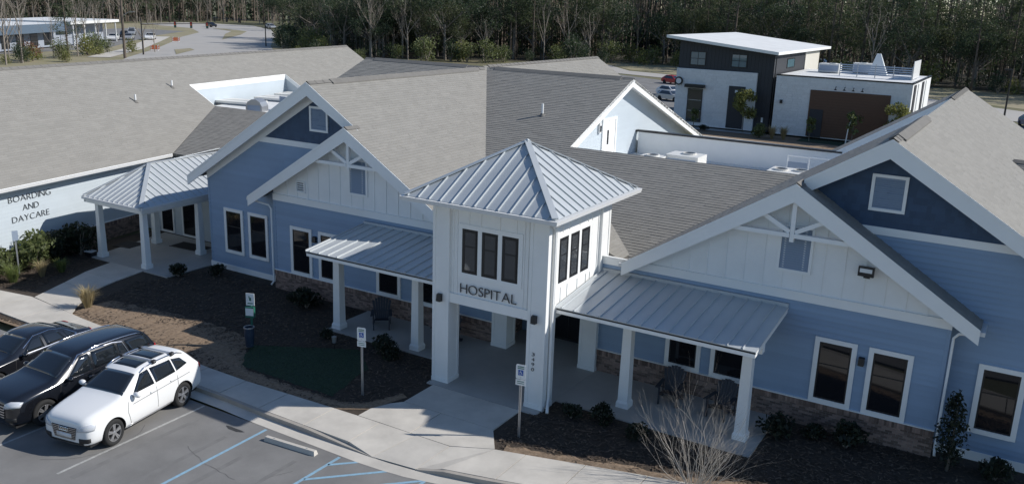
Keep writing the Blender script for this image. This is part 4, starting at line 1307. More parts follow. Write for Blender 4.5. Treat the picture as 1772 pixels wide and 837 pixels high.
def car_body(st, paint, wheels, wr, arch, sub=2):
    """lofted body with cut wheel arches; st rows: y, zbottom, half width, z belt, w belt, z top, w top"""
    mb = MB()
    rings = []
    for (y, zb, w, zt, wt, ztop, wtop) in st:
        half = [(0, zb), (w * .80, zb), (w * .97, zb + .10), (w, zb + (zt - zb) * .52), (wt + (w - wt) * .35, zt - .035), (wt - .012, zt + .02),
                (wtop + (wt - wtop) * .10, zt + (ztop - zt) * .86), (wtop * .84, ztop - .012), (wtop * .45, ztop), (0, ztop + .006)]
        ring = [(x, y, z) for x, z in half] + [(-x, y, z) for x, z in half[-2:0:-1]]
        rings.append(mb.pts(ring))
    n = len(rings[0])
    for a, b_ in zip(rings, rings[1:]):
        for j in range(n):
            mb.fi([a[j], b_[j], b_[(j + 1) % n], a[(j + 1) % n]])
    mb.fi(rings[0]); mb.fi(rings[-1][::-1])
    me = mb.mesh('body', [paint, M_plastic])
    bm = bmesh.new(); bm.from_mesh(me); bmesh.ops.recalc_face_normals(bm, faces=bm.faces)
    bm.to_mesh(me); bm.free()
    ob = place(me, 'body_tmp')
    md = ob.modifiers.new('s', 'SUBSURF'); md.levels = sub; md.render_levels = sub
    cut = MB(); cut.cur = 1
    for (wy) in wheels:
        for sx in (-1, 1):
            xo = sx * (arch[1] + .25); xi = sx * (arch[1] - .30)
            cut.lathe([(arch[0], min(xo, xi)), (arch[0], max(xo, xi))], 28, axis='x', c=(0, wy, wr))
    cm = cut.mesh('cut', [paint, M_plastic])
    bm = bmesh.new(); bm.from_mesh(cm); bmesh.ops.recalc_face_normals(bm, faces=bm.faces); bm.to_mesh(cm); bm.free()
    co = place(cm, 'cut_tmp')
    m2 = ob.modifiers.new('b', 'BOOLEAN'); m2.operation = 'DIFFERENCE'; m2.object = co; m2.solver = 'EXACT'
    out = eval_mesh(ob)
    bpy.data.objects.remove(ob); bpy.data.objects.remove(co)
    bm = bmesh.new(); bm.from_mesh(out)
    for f in bm.faces: f.smooth = True
    for e in bm.edges:
        if len(e.link_faces) == 2 and e.calc_face_angle(0) > R(38): e.smooth = False
    bm.to_mesh(out)
    tree = BVHTree.FromBMesh(bm)
    bm.free()
    return out, tree


def patch(tree, name, quad, m, parent, off=.006, nu=8, nv=5, dirx=None):
    """panel laid on the body: quad corners in order, projected onto the surface along dirx"""
    a, b_, c, d = [Vector(q) for q in quad]
    mb = MB(); idx = []
    for j in range(nv + 1):
        row = []
        for i in range(nu + 1):
            u, v = i / nu, j / nv
            p = (a * (1 - u) + b_ * u) * (1 - v) + (d * (1 - u) + c * u) * v
            if dirx is not None:
                dv_ = Vector(dirx).normalized()
                loc, nn, k, dist = tree.ray_cast(p - dv_ * 1.5, dv_)
                if loc is None: loc, nn, k, dist = tree.find_nearest(p)
            else:
                loc, nn, k, dist = tree.find_nearest(p)
            row.append(loc + nn * off)
        idx.append(mb.pts(row))
    for j in range(nv):
        for i in range(nu):
            mb.fi([idx[j][i], idx[j][i + 1], idx[j + 1][i + 1], idx[j + 1][i]])
    # thin skirt so that the panel has thickness
    o = mb.build(name, m, parent, smooth=True)
    md = o.modifiers.new('t', 'SOLIDIFY'); md.thickness = off * 1.6; md.offset = 0
    o.data = eval_mesh_swap(o)
    return o


def eval_mesh_swap(o):
    me = eval_mesh(o)
    o.modifiers.clear()
    for p in me.polygons: p.use_smooth = True
    return me


def wheel(parent, x, y, r, side, spokes=5, dark=False):
    w = .23
    mb = MB()
    mb.lathe([(r * .66, -w / 2), (r * .93, -w / 2), (r, -w * .34), (r, w * .34), (r * .93, w / 2), (r * .66, w / 2), (r * .64, w * .2)], 30, axis='x', cap=False)
    o = mb.build('wheel', M_rubber, parent, smooth=True)
    o.location = (x, y, r)
    rm = MB()
    s_ = side
    xo = s_ * w * .42
    rm.lathe([(r * .67, s_ * -w * .45), (r * .67, s_ * w * .47), (r * .61, s_ * w * .47), (r * .59, s_ * w * .1)], 30, axis='x', cap=False)
    rm.lathe([(r * .15, xo - s_ * .06), (r * .15, xo), (r * .08, xo + s_ * .012), (.004, xo + s_ * .012)], 16, axis='x', cap=False)
    for k in range(spokes):
        for dd in (-.13, .13):
            a = 2 * math.pi * k / spokes + .3
            p = Vector((xo - s_ * .01, math.cos(a + dd * 2) * r * .10, math.sin(a + dd * 2) * r * .10)); q = Vector((xo - s_ * .005, math.cos(a + dd) * r * .63, math.sin(a + dd) * r * .63))
            rm.beam(p, q, r * .11, .035, (1, 0, 0))
    q = rm.build('rim', M_rim, o, fix=True)
    bk = MB(); bk.lathe([(r * .58, -s_ * w * .05), (.003, -s_ * w * .05)], 24, axis='x', cap=False); bk.build('brake_backing', M_plastic, o)
    return o


def band(tree, name, pts, m, parent, w, off=.006, dirx=None, h=None):
    """narrow strip following the body through pts"""
    P = []
    for p in pts:
        p = Vector(p)
        if dirx is not None:
            dv_ = Vector(dirx).normalized()
            loc, nn, k, d = tree.ray_cast(p - dv_ * 1.5, dv_)
            if loc is None: loc, nn, k, d = tree.find_nearest(p)
        else: loc, nn, k, d = tree.find_nearest(p)
        P.append((loc + nn * off * .4, nn))
    mb = MB()
    for (a, na), (c, nc) in zip(P, P[1:]):
        if (c - a).length < 1e-4: continue
        mb.beam(a, c, w, off, na)
    return mb.build(name, m, parent, fix=True)


def lerp_path(a, b_, n): return [Vector(a).lerp(Vector(b_), k / n) for k in range(n + 1)]


def make_vehicle(label, name, cat, loc, rz, P):
    t0 = thing(name, label, cat, loc, rz, 'cars parked in the bays by the entrance walk')
    t0.scale = P.get('scale', (1, 1, 1))
    me, tree = car_body(P['st'], P['paint'], P['wheels'], P['wr'], P['arch'])
    place(me, 'body', t0)
    X = 1.3
    for sx in (-1, 1):
        for q in P['side']:
            quad = [(sx * X, *a) for a in q]
            patch(tree, 'side_window', quad, M_cglass, t0, dirx=(-sx, 0, 0), nu=6, nv=5)
        for nm, q, m in P.get('sidep', []):
            patch(tree, nm, [(sx * X, *a) for a in q], m, t0, dirx=(-sx, 0, 0), off=.008)
        for pth in P.get('gaps', []):
            pp = []
            for a, c in zip(pth, pth[1:]): pp += lerp_path((sx * X, *a), (sx * X, *c), 5)
            band(tree, 'door_gap', pp, M_plastic, t0, .012, off=.004, dirx=(-sx, 0, 0))
        for pth, w in P.get('chromes', []):
            pp = []
            for a, c in zip(pth, pth[1:]): pp += lerp_path((sx * X, *a), (sx * X, *c), 6)
            band(tree, 'chrome_strip', pp, M_chrome, t0, w, off=.014, dirx=(-sx, 0, 0))
        for hy, hz in P['handles']:
            b_ = MB(); wv = tree.ray_cast(Vector((sx * X, hy, hz)), Vector((-sx, 0, 0)))[0]
            b_.box(wv.x - .004 * sx, wv.x + sx * .035, hy - .1, hy + .1, hz - .016, hz + .016); b_.build('door_handle', P['handle_m'], t0)
        my, mz = P['mirror']
        wv = tree.ray_cast(Vector((sx * X, my, mz)), Vector((-sx, 0, 0)))[0]
        b_ = MB(Matrix.Translation((wv.x + sx * .155, my + .02, mz + .055)) @ Matrix.Diagonal((1, .72, .72, 1)))
        b_.lathe([(.03, -.105), (.085, -.09), (.11, -.03), (.11, .03), (.085, .085), (.03, .105)], 12, axis='x')
        mo = b_.build('mirror', P['mirror_m'], t0, smooth=True, fix=True)
        b_ = MB(); b_.beam((wv.x - sx * .02, my + .03, mz - .01), (wv.x + sx * .09, my + .03, mz + .01), .05, .03); b_.build('stalk', M_plastic, mo)
        for k, wy in enumerate(P['wheels']):
            wheel(t0, sx * P['track'], wy, P['wr'], sx, P.get('spokes', 5))
        patch(tree, 'headlight', [(sx * a, y, z) for a, y, z in P['head']], M_lamp, t0, off=.012, nu=6, nv=3)
        patch(tree, 'tail_light', [(sx * a, y, z) for a, y, z in P['tail']], M_tail, t0, off=.014, nu=5, nv=3)
        if 'fog' in P: patch(tree, 'air_intake', [(sx * a, y, z) for a, y, z in P['fog']], M_plastic, t0, off=.010, nu=4, nv=3)
        if P.get('rails'):
            ya, yb_, xr = P['rails']
            pts_ = []
            for k in range(9):
                y = ya + (yb_ - ya) * k / 8
                h = tree.ray_cast(Vector((sx * xr, y, 3)), Vector((0, 0, -1)))[0].z
                pts_.append((sx * xr, y, h + (.055 if 0 < k < 8 else .0)))
            b_ = MB(); b_.tube(pts_, .02, 6); b_.build('roof_rail', P.get('rail_m', M_chrome), t0, smooth=True)
    patch(tree, 'windscreen', P['wind'], M_cglass, t0, dirx=(0, .5, -1), nu=10, nv=6)
    patch(tree, 'rear_window', P['rear'], M_cglass, t0, dirx=(0, -.8, -.6), nu=8, nv=5)
    for q in P.get('sun', []):
        patch(tree, 'sunroof', q, M_cglass, t0, dirx=(0, 0, -1), nu=8, nv=4)
    g_ = patch(tree, 'grille', P['grille'], P.get('grille_m', M_plastic), t0, dirx=(0, 1, 0), off=.012)
    gq = [Vector(q) for q in P['grille']]
    for k in range(P.get('gbars', 5)):
        v = (k + .5) / P.get('gbars', 5)
        a = gq[0].lerp(gq[3], v); c = gq[1].lerp(gq[2], v)
        band(tree, 'grille_bar', lerp_path(a, c, 8), P.get('gbar_m', M_chrome), g_, P.get('gbw', .014), off=.03, dirx=(0, 1, 0))
    if P.get('badge'):
        badge(tree, P, g_)
    if 'low' in P: patch(tree, 'lower_grille', P['low'], M_plastic, t0, dirx=(0, 1, 0), off=.008)
    if 'plate' in P:
        patch(tree, 'number_plate', P['plate'], M_gutter, t0, dirx=(0, 1, 0), off=.02, nu=2, nv=2)
    for cy in P.get('bars', []):
        xr = P['rails'][2]
        h = tree.ray_cast(Vector((xr, cy, 3)), Vector((0, 0, -1)))[0].z + .085
        b_ = MB(); b_.beam((-xr - .06, cy, h), (xr + .06, cy, h), .075, .03); b_.build('roof_bar', M_rim, t0)
        for sx in (-1, 1):
            b_ = MB(); b_.box(sx * xr - .05, sx * xr + .05, cy - .06, cy + .06, h - .06, h + .028); b_.build('bar_foot', M_plastic, t0)
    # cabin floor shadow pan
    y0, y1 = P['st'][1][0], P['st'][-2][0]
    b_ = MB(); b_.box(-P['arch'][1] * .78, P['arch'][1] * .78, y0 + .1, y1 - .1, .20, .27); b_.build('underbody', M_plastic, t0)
    return t0


def badge(tree, P, g_):
    y = P['badge']
    loc = tree.ray_cast(Vector((0, y[0] - 1, y[1])), Vector((0, 1, 0)))[0]
    if P['badge'][2] == 'rings':
        for k in (-1.5, -.5, .5, 1.5):
            b_ = MB()
            b_.tube([(k * .075 + .048 * math.cos(a), loc.y - .035, y[1] + .048 * math.sin(a)) for a in [j * math.pi / 8 for j in range(17)]], .008, 5, cap=False)
            b_.build('badge_ring', M_chrome, g_)
    else:
        b_ = MB(); b_.box(-.11, .11, loc.y - .035, loc.y - .02, y[1] - .025, y[1] + .025); b_.box(-.035, .035, loc.y - .036, loc.y - .02, y[1] - .04, y[1] + .04); b_.build('badge', mat('badge_gold', (.5, .36, .1), .3, metal=.8), g_)


white = dict(scale=(1.03, 1.0, 1.08), paint=M_wcar, wr=.37, wheels=(-1.45, 1.37), arch=(.43, .93), track=.80, spokes=5,
    st=[(-2.33, 0.3, 0.62, 0.66, 0.58, 0.8, 0.44), (-2.27, 0.24, 0.8, 0.79, 0.75, 0.96, 0.6), (-2.05, 0.22, 0.9, 0.89, 0.85, 1.05, 0.66), (-1.55, 0.22, 0.945, 0.97, 0.895, 1.11, 0.7), (-1.12, 0.22, 0.95, 1.015, 0.905, 1.16, 0.73), (-0.98, 0.22, 0.95, 1.03, 0.905, 1.2, 0.73), (-0.16, 0.22, 0.945, 1.075, 0.9, 1.575, 0.6), (0.1, 0.22, 0.945, 1.075, 0.9, 1.63, 0.6), (0.65, 0.22, 0.945, 1.095, 0.9, 1.66, 0.61), (1.25, 0.22, 0.95, 1.115, 0.895, 1.64, 0.6), (1.72, 0.23, 0.95, 1.135, 0.885, 1.58, 0.57), (1.88, 0.24, 0.94, 1.145, 0.875, 1.575, 0.56), (2.2, 0.28, 0.91, 1.135, 0.85, 1.19, 0.66), (2.29, 0.32, 0.87, 0.95, 0.82, 1.05, 0.62), (2.34, 0.4, 0.76, 0.82, 0.7, 0.92, 0.52)],
    side=[[(-.60, 1.13), (.24, 1.14), (.24, 1.53), (-.06, 1.50)], [(.31, 1.142), (1.14, 1.165), (1.14, 1.505), (.31, 1.535)], [(1.20, 1.17), (1.72, 1.23), (1.55, 1.43), (1.20, 1.50)]],
    gaps=[[(-.80, .32), (-.92, .75), (-.86, 1.02)], [(.27, .30), (.27, 1.05)], [(1.0, .42), (1.16, .75), (1.16, 1.08)], [(-.78, .30), (.98, .30)], [(-.70, .90), (1.7, .97)]],
    sidep=[('sill_trim', [(-.95, .22), (.85, .22), (.85, .30), (-.95, .30)], M_rim)],
    handles=[(.10, .97), (.95, 1.0)], handle_m=M_wcar, mirror=(-.64, 1.10), mirror_m=M_wcar,
    head=[(.46, -2.32, .66), (.86, -2.10, .70), (.84, -2.02, .82), (.50, -2.26, .78)], tail=[(.55, 2.32, .92), (.86, 2.22, .93), (.86, 2.18, 1.06), (.56, 2.28, 1.04)],
    fog=[(.50, -2.32, .36), (.80, -2.2, .38), (.80, -2.2, .50), (.50, -2.32, .48)],
    wind=[(-.74, -.90, 1.16), (.74, -.90, 1.16), (.56, -.20, 1.54), (-.56, -.20, 1.54)], rear=[(-.60, 2.16, 1.18), (.60, 2.16, 1.18), (.50, 1.93, 1.48), (-.50, 1.93, 1.48)],
    sun=[[(-.42, .02, 1.7), (.42, .02, 1.7), (.42, .48, 1.7), (-.42, .48, 1.7)], [(-.42, .66, 1.7), (.42, .66, 1.7), (.42, 1.22, 1.7), (-.42, 1.22, 1.7)]],
    grille=[(-.36, -2.5, .42), (.36, -2.5, .42), (.44, -2.5, .76), (-.44, -2.5, .76)], gbars=7, gbw=.012, low=[(-.62, -2.5, .30), (.62, -2.5, .30), (.62, -2.5, .35), (-.62, -2.5, .35)],
    plate=[(-.26, -2.5, .47), (.26, -2.5, .47), (.26, -2.5, .58), (-.26, -2.5, .58)], badge=(-2.3, .70, 'rings'), rails=(-.05, 1.75, .60), rail_m=M_chrome, bars=(.55, 1.32))
black = dict(scale=(1.0, 1.0, 1.04), paint=M_kcar, wr=.40, wheels=(-1.60, 1.47), arch=(.455, .97), track=.84, spokes=6,
    st=[(-2.59, .34, .70, .70, .66, .86, .54), (-2.53, .28, .88, .84, .84, 1.02, .70), (-2.30, .24, .96, .95, .92, 1.12, .76), (-1.80, .24, .985, 1.03, .945, 1.18, .80),
        (-1.30, .24, .99, 1.07, .95, 1.22, .81), (-1.15, .24, .99, 1.08, .95, 1.26, .80), (-.36, .24, .985, 1.10, .95, 1.70, .68), (-.08, .24, .985, 1.10, .95, 1.76, .69),
        (.60, .24, .985, 1.11, .95, 1.79, .70), (1.40, .24, .985, 1.13, .945, 1.78, .69), (2.0, .25, .985, 1.15, .94, 1.74, .67), (2.26, .27, .975, 1.16, .93, 1.70, .66),
        (2.50, .30, .95, 1.15, .92, 1.32, .76), (2.56, .34, .92, 1.05, .90, 1.16, .74), (2.60, .42, .84, .9, .8, 1.0, .62)],
    side=[[(-.75, 1.16), (.10, 1.17), (.10, 1.63), (-.18, 1.61)], [(.19, 1.175), (1.05, 1.19), (1.05, 1.635), (.19, 1.64)], [(1.14, 1.20), (1.42, 1.24), (1.30, 1.58), (1.14, 1.62)], [(1.52, 1.23), (2.32, 1.26), (2.22, 1.58), (1.42, 1.62)]],
    gaps=[[(-1.0, .34), (-1.1, .8), (-1.02, 1.12)], [(.145, .34), (.145, 1.15)], [(1.08, .44), (1.25, .8), (1.25, 1.18)], [(-.98, .33), (1.05, .33)]],
    chromes=[([(-.86, 1.125), (.15, 1.135), (1.15, 1.155), (1.46, 1.20), (1.33, 1.61), (1.0, 1.675), (.1, 1.685), (-.22, 1.655), (-.62, 1.36)], .018)],
    handles=[(-.02, 1.0), (.98, 1.03)], handle_m=M_chrome, mirror=(-.80, 1.13), mirror_m=M_kcar,
    head=[(.50, -2.57, .80), (.92, -2.34, .84), (.93, -2.22, .97), (.56, -2.50, .92)], tail=[(.60, 2.57, 1.02), (.95, 2.46, 1.04), (.93, 2.42, 1.20), (.62, 2.53, 1.18)],
    fog=[(.55, -2.57, .42), (.86, -2.45, .44), (.86, -2.45, .56), (.55, -2.57, .52)],
    wind=[(-.80, -1.08, 1.28), (.80, -1.08, 1.28), (.64, -.40, 1.66), (-.64, -.40, 1.66)], rear=[(-.68, 2.49, 1.30), (.68, 2.49, 1.30), (.60, 2.31, 1.62), (-.60, 2.31, 1.62)],
    grille=[(-.52, -2.8, .50), (.52, -2.8, .50), (.56, -2.8, .90), (-.56, -2.8, .90)], gbars=5, gbw=.03, badge=(-2.6, .78, 'bar'), rails=(.0, 2.2, .68), rail_m=M_chrome)
sedan = dict(paint=M_ncar, wr=.34, wheels=(-1.42, 1.42), arch=(.39, .90), track=.78, spokes=5,
    st=[(-2.42, .28, .62, .54, .58, .66, .46), (-2.36, .22, .80, .66, .76, .78, .60), (-2.1, .20, .88, .76, .84, .86, .66), (-1.5, .20, .915, .84, .87, .94, .70),
        (-.95, .20, .92, .88, .875, .99, .72), (-.80, .20, .92, .89, .875, 1.03, .72), (.02, .20, .92, .91, .875, 1.39, .57), (.30, .20, .92, .92, .875, 1.43, .57),
        (.80, .20, .92, .93, .87, 1.44, .57), (1.15, .20, .92, .94, .87, 1.40, .56), (1.78, .21, .915, .96, .85, 1.10, .70), (2.05, .24, .90, .97, .83, 1.06, .72),
        (2.34, .27, .84, .94, .80, 1.03, .70), (2.43, .34, .74, .80, .68, .88, .56)],
    side=[[(-.40, .97), (.40, .975), (.40, 1.33), (.12, 1.31)], [(.50, .98), (1.25, 1.0), (1.05, 1.30), (.50, 1.34)], [(1.32, 1.01), (1.62, 1.04), (1.30, 1.22), (1.26, 1.22)]],
    gaps=[[(-.66, .30), (-.75, .6), (-.7, .92)], [(.45, .28), (.45, .96)], [(1.02, .38), (1.24, .7), (1.3, .98)]],
    chromes=[([(-.50, .95), (.45, .96), (1.55, .99), (1.68, 1.03), (1.30, 1.28), (.8, 1.38), (.2, 1.36), (-.30, 1.12)], .018)],
    handles=[(.3, .86), (1.05, .88)], handle_m=M_chrome, mirror=(-.46, .95), mirror_m=M_ncar,
    head=[(.46, -2.38, .58), (.82, -2.2, .62), (.82, -2.12, .73), (.50, -2.34, .70)], tail=[(.50, 2.42, .86), (.82, 2.32, .87), (.80, 2.28, .98), (.52, 2.38, .98)],
    wind=[(-.72, -.72, 1.05), (.72, -.72, 1.05), (.53, -.02, 1.36), (-.53, -.02, 1.36)], rear=[(-.64, 1.72, 1.13), (.64, 1.72, 1.13), (.50, 1.22, 1.38), (-.50, 1.22, 1.38)],
    grille=[(-.40, -2.6, .34), (.40, -2.6, .34), (.44, -2.6, .56), (-.44, -2.6, .56)], gbars=4)

make_vehicle('white crossover with roof bars and dark sunroof, nearest car to the entrance walk', 'parked_car', 'car', (-6.08, -7.45, -.15), .17, white)
make_vehicle('large black SUV with chrome window line, parked between the white crossover and the dark sedan', 'parked_car', 'car', (-8.62, -7.55, -.15), .04, black)
make_vehicle('dark blue-black sedan half out of frame at the left, beyond the black SUV', 'parked_car', 'car', (-11.95, -7.35, -.15), .10, sedan)

# ------------------------------------------------------------------ signs and small furniture
def wheelchair(parent, T, sz):
    """white pictogram on the blue square: head, torso, seat, leg and wheel arc"""
    b_ = MB(T)
    def disc(x, z, r, n=10): b_.prism([(x + r * math.cos(2 * math.pi * k / n), -.012, z + r * math.sin(2 * math.pi * k / n)) for k in range(n)], (0, .004, 0))
    disc(-.05 * sz, .36 * sz, .07 * sz)
    def bar(p, q, w): b_.beam((p[0] * sz, -.010, p[1] * sz), (q[0] * sz, -.010, q[1] * sz), .004, w * sz, (q[1] - p[1], 0, -(q[0] - p[0])))
    bar((-.05, .27), (-.03, 0.0), .09); bar((-.03, .12), (.15, .12), .06); bar((-.05, .0), (.16, .0), .08); bar((.15, .0), (.24, -.26), .08); bar((.22, -.26), (.33, -.22), .06)
    arc = [(-.06 + .25 * math.cos(a), -.12 + .25 * math.sin(a)) for a in [R(100 + k * 25) for k in range(10)]]
    for p, q in zip(arc, arc[1:]): bar(p, q, .05)
    b_.build('wheelchair_symbol', M_sign, parent, fix=True)

def ada_sign(loc, rz, label, h=2.35):
    t0 = thing('parking_sign', label, 'sign', loc, rz, 'reserved parking signs')
    b_ = MB(); b_.box(-.035, -.012, -.02, .02, -.1, h - .35); b_.box(.012, .035, -.02, .02, -.1, h - .35); b_.box(-.012, .012, .008, .02, -.1, h - .1); b_.build('post', M_steel, t0)
    b_ = MB(); w, z0, z1, r = .155, h - .46, h, .03
    b_.prism([(-w + r, -.032, z0), (w - r, -.032, z0), (w, -.032, z0 + r), (w, -.032, z1 - r), (w - r, -.032, z1), (-w + r, -.032, z1), (-w, -.032, z1 - r), (-w, -.032, z0 + r)], (0, .006, 0)); p_ = b_.build('sign_plate', M_sign, t0, fix=True)
    b_ = MB(); b_.box(-.08, .08, -.037, -.0325, h - .34, h - .17); b_.build('blue_square', M_signblue, p_)
    wheelchair(p_, Matrix.Translation((0, -.028, h - .255)), .165)
    b_ = MB()
    for k in range(2): b_.box(-.10, .10, -.036, -.0325, h - .085 - k * .05, h - .06 - k * .05)
    b_.build('printed_line', M_green, p_)
    b_ = MB(); b_.box(-.155, .155, -.032, -.026, h - .66, h - .475); q_ = b_.build('lower_plate', M_sign, t0)
    b_ = MB()
    for k in range(2): b_.box(-.11, .11, -.036, -.0325, h - .545 - k * .06, h - .525 - k * .06)
    b_.build('printed_line', M_green, q_)
    for z in (h - .05, h - .41):
        b_ = MB(); b_.lathe([(.012, -.04), (.012, -.0325)], 8, axis='y', c=(0, 0, z)); b_.build('bolt', M_steel, t0)
ada_sign((4.56, -1.87, -.03), R(10), 'reserved parking sign with blue wheelchair square standing before the front right tower column')
ada_sign((-1.17, -2.27, -.03), R(14), 'reserved parking sign with blue wheelchair square standing at the edge of the turf')

t = thing('dog_waste_station', 'green dog waste station with white plates above a small dark blue bin', 'waste station', (-7.15, -1.41, -.03), R(22))
b = MB(); b.box(-.03, .03, -.03, .03, -.1, 2.05); b.build('post', M_green, t)
b = MB(); b.box(-.16, .16, -.055, -.035, 1.62, 2.08); p_ = b.build('sign_plate', M_sign, t)
b = MB(); b.box(-.10, .10, -.062, -.056, 1.68, 1.72); b.box(-.03, .04, -.062, -.056, 1.80, 1.92); b.box(-.05, -.02, -.062, -.056, 1.90, 1.98); b.build('printed_mark', M_green, p_)
b = MB(); b.box(-.17, .17, -.15, -.035, 1.18, 1.58); p_ = b.build('bag_dispenser', M_green, t)
b = MB(); b.box(-.15, .15, -.158, -.151, 1.26, 1.54); b.build('front_plate', M_sign, p_)
b = MB(); b.lathe([(.14, .12), (.18, .55), (.18, .85), (.155, .85), (.14, .2)], 18, c=(0, -.25, 0), cap=False); b.lathe([(.14, .12), (.002, .12)], 18, c=(0, -.25, 0), cap=False); p_ = b.build('bin', M_bin, t, smooth=False)
b = MB(); b.lathe([(.195, .83), (.195, .87), (.16, .87), (.16, .83)], 18, c=(0, -.25, 0), cap=False); b.build('rim', M_steel, p_)

t = thing('garden_spotlight', 'small metal garden spotlight on a stake beside the left porch column', 'spotlight', (-4.62, .19, -.03), R(15))
b = MB(); b.lathe([(.015, -.05), (.015, .2)], 8); b.build('stake', M_black, t)
b = MB(); b.lathe([(.03, .2), (.075, .23), (.09, .46), (.07, .46), (.06, .25)], 12, cap=False); b.lathe([(.07, .44), (.002, .44)], 12, cap=False); b.build('lamp_housing', M_steel, t)
t = thing('wall_sign_post', 'slim post with a small grey plate in front of the boarding wall', 'sign', (-22.03, -1.39, -.05), R(70))
b = MB(); b.box(-.03, .03, -.03, .03, -.1, 2.0); b.build('post', M_steel, t)
b = MB(); b.box(-.12, .12, -.05, -.031, 1.6, 2.05); b.build('sign_plate', M_louvre, t)
t = thing('utility_box', 'small dark box with pale rim beside the left side porch column', 'box', (-22.1, 2.2, -.05), R(10))
b = MB(); b.box(-.2, .2, -.16, .16, 0, .26); b.build('box_body', M_black, t)
b = MB(); b.box(-.22, .22, -.18, .18, .26, .30); b.build('lid', M_gutter, t)

# adirondack chairs
def make_chair(label, loc, rz):
    t0 = thing('adirondack_chair', label, 'chair', loc, rz, 'adirondack chairs on the porches')
    for k in range(6):
        y = -.30 + k * .095; z = .40 - k * .022
        b_ = MB(); b_.hexa([(-.27, y, z - .02), (.27, y, z - .02), (.27, y + .082, z - .04), (-.27, y + .082, z - .04), (-.27, y, z), (.27, y, z), (.27, y + .082, z - .02), (-.27, y + .082, z - .02)]); b_.build('seat_slat', M_chair, t0)
    for k in range(7):
        u = (k - 3) / 3
        xb_, xt = u * .22, u * .33
        top = 1.08 - .13 * u * u
        yb_, yt = .24, .24 + (top - .28) * .42
        w0_, w1_ = .036, .05
        b_ = MB(); b_.hexa([(xb_ - w0_, yb_, .28), (xb_ + w0_, yb_, .28), (xb_ + w0_, yb_ + .022, .27), (xb_ - w0_, yb_ + .022, .27), (xt - w1_, yt, top), (xt + w1_, yt, top), (xt + w1_, yt + .022, top - .01), (xt - w1_, yt + .022, top - .01)]); b_.build('back_slat', M_chair, t0)
    for sx in (-1, 1):
        b_ = MB(); b_.hexa([(sx * .27, -.40, .60), (sx * .42, -.40, .60), (sx * .40, .42, .585), (sx * .30, .42, .585), (sx * .27, -.40, .625), (sx * .42, -.40, .625), (sx * .40, .42, .61), (sx * .30, .42, .61)]); b_.build('armrest', M_chair, t0, fix=True)
        b_ = MB(); b_.box(sx * .28, sx * .32, -.36, -.26, 0, .60); b_.build('front_leg', M_chair, t0)
        b_ = MB(); b_.beam((sx * .30, -.34, .36), (sx * .30, .62, .04), .03, .12); b_.build('back_leg', M_chair, t0)
        b_ = MB(); b_.beam((sx * .345, .36, .0), (sx * .345, .40, .585), .03, .07, (0, 1, 0)); b_.build('arm_post', M_chair, t0)
    b_ = MB(); b_.box(-.40, .40, .42, .45, .52, .59); b_.build('back_rail', M_chair, t0)
    return t0
ch = make_chair('dark adirondack chair under the right porch, nearer the entrance tower', (7.45, 3.0, 0), R(6))
dup(ch, (9.15, 2.95, 0), R(-8), 'dark adirondack chair under the right porch, just left of the outer white column')
dup(ch, (-4.55, 2.85, 0), R(38), 'dark adirondack chair turned sideways under the left porch, between the two white columns')
dup(ch, (-1.55, 2.95, 0), R(-10), 'dark adirondack chair under the left porch, tucked behind the column nearest the tower')
#PART6

# ------------------------------------------------------------------ planting
def leaf_cloud(mb, c, rad, n, size, rg, hollow=.25, flat=0.0):
    c = Vector(c)
    for _ in range(n):
        while True:
            p = Vector((rg.uniform(-1, 1), rg.uniform(-1, 1), rg.uniform(-1, 1)))
            if hollow < p.length <= 1: break
        q = c + Vector((p.x * rad[0], p.y * rad[1], p.z * rad[2]))
        a = Vector((rg.gauss(0, 1), rg.gauss(0, 1), rg.gauss(0, 1) * (1 - flat))).normalized()
        b_ = a.orthogonal().normalized()
        b_ = (b_ * math.cos(rg.random() * 6) + a.cross(b_) * math.sin(rg.random() * 6))
        s_ = size * rg.uniform(.6, 1.35)
        mb.face([q - a * s_, q - b_ * s_ * .5, q + a * s_, q + b_ * s_ * .5])


def branch(mb, p, d, L, r, depth, rg, n=4, spread=.55, tips=None, up_=.15, seg=3):
    pts = [Vector(p)]; rs = [r]
    dd = Vector(d).normalized()
    for k in range(seg):
        dd = (dd + Vector((rg.gauss(0, .12), rg.gauss(0, .12), rg.gauss(0, .08) + up_ * .3))).normalized()
        pts.append(pts[-1] + dd * L / seg); rs.append(r * (1 - .45 * (k + 1) / seg))
    mb.tube(pts, rs, n, cap=False)
    if depth <= 0:
        if tips is not None: tips.append(pts[-1])
        return
    for k in range(rg.choice((2, 3, 3))):
        t_ = rg.uniform(.4, 1.0)
        i = min(seg - 1, int(t_ * seg)); q = pts[i].lerp(pts[i + 1], t_ * seg - i)
        nd = (dd + Vector((rg.gauss(0, spread), rg.gauss(0, spread), rg.gauss(up_, spread * .6)))).normalized()
        branch(mb, q, nd, L * rg.uniform(.5, .75), rs[i] * .55, depth - 1, rg, max(3, n - 1), spread, tips, up_, seg)


def proto(name, label, cat, group, trunk, tm, crown=None, cm=None, crown_name='crown'):
    t0 = thing(name, label, cat, (0, 0, -50), 0, group)
    trunk.build('trunk', tm, t0, smooth=True)
    if crown: crown.build(crown_name, cm, t0)
    return t0

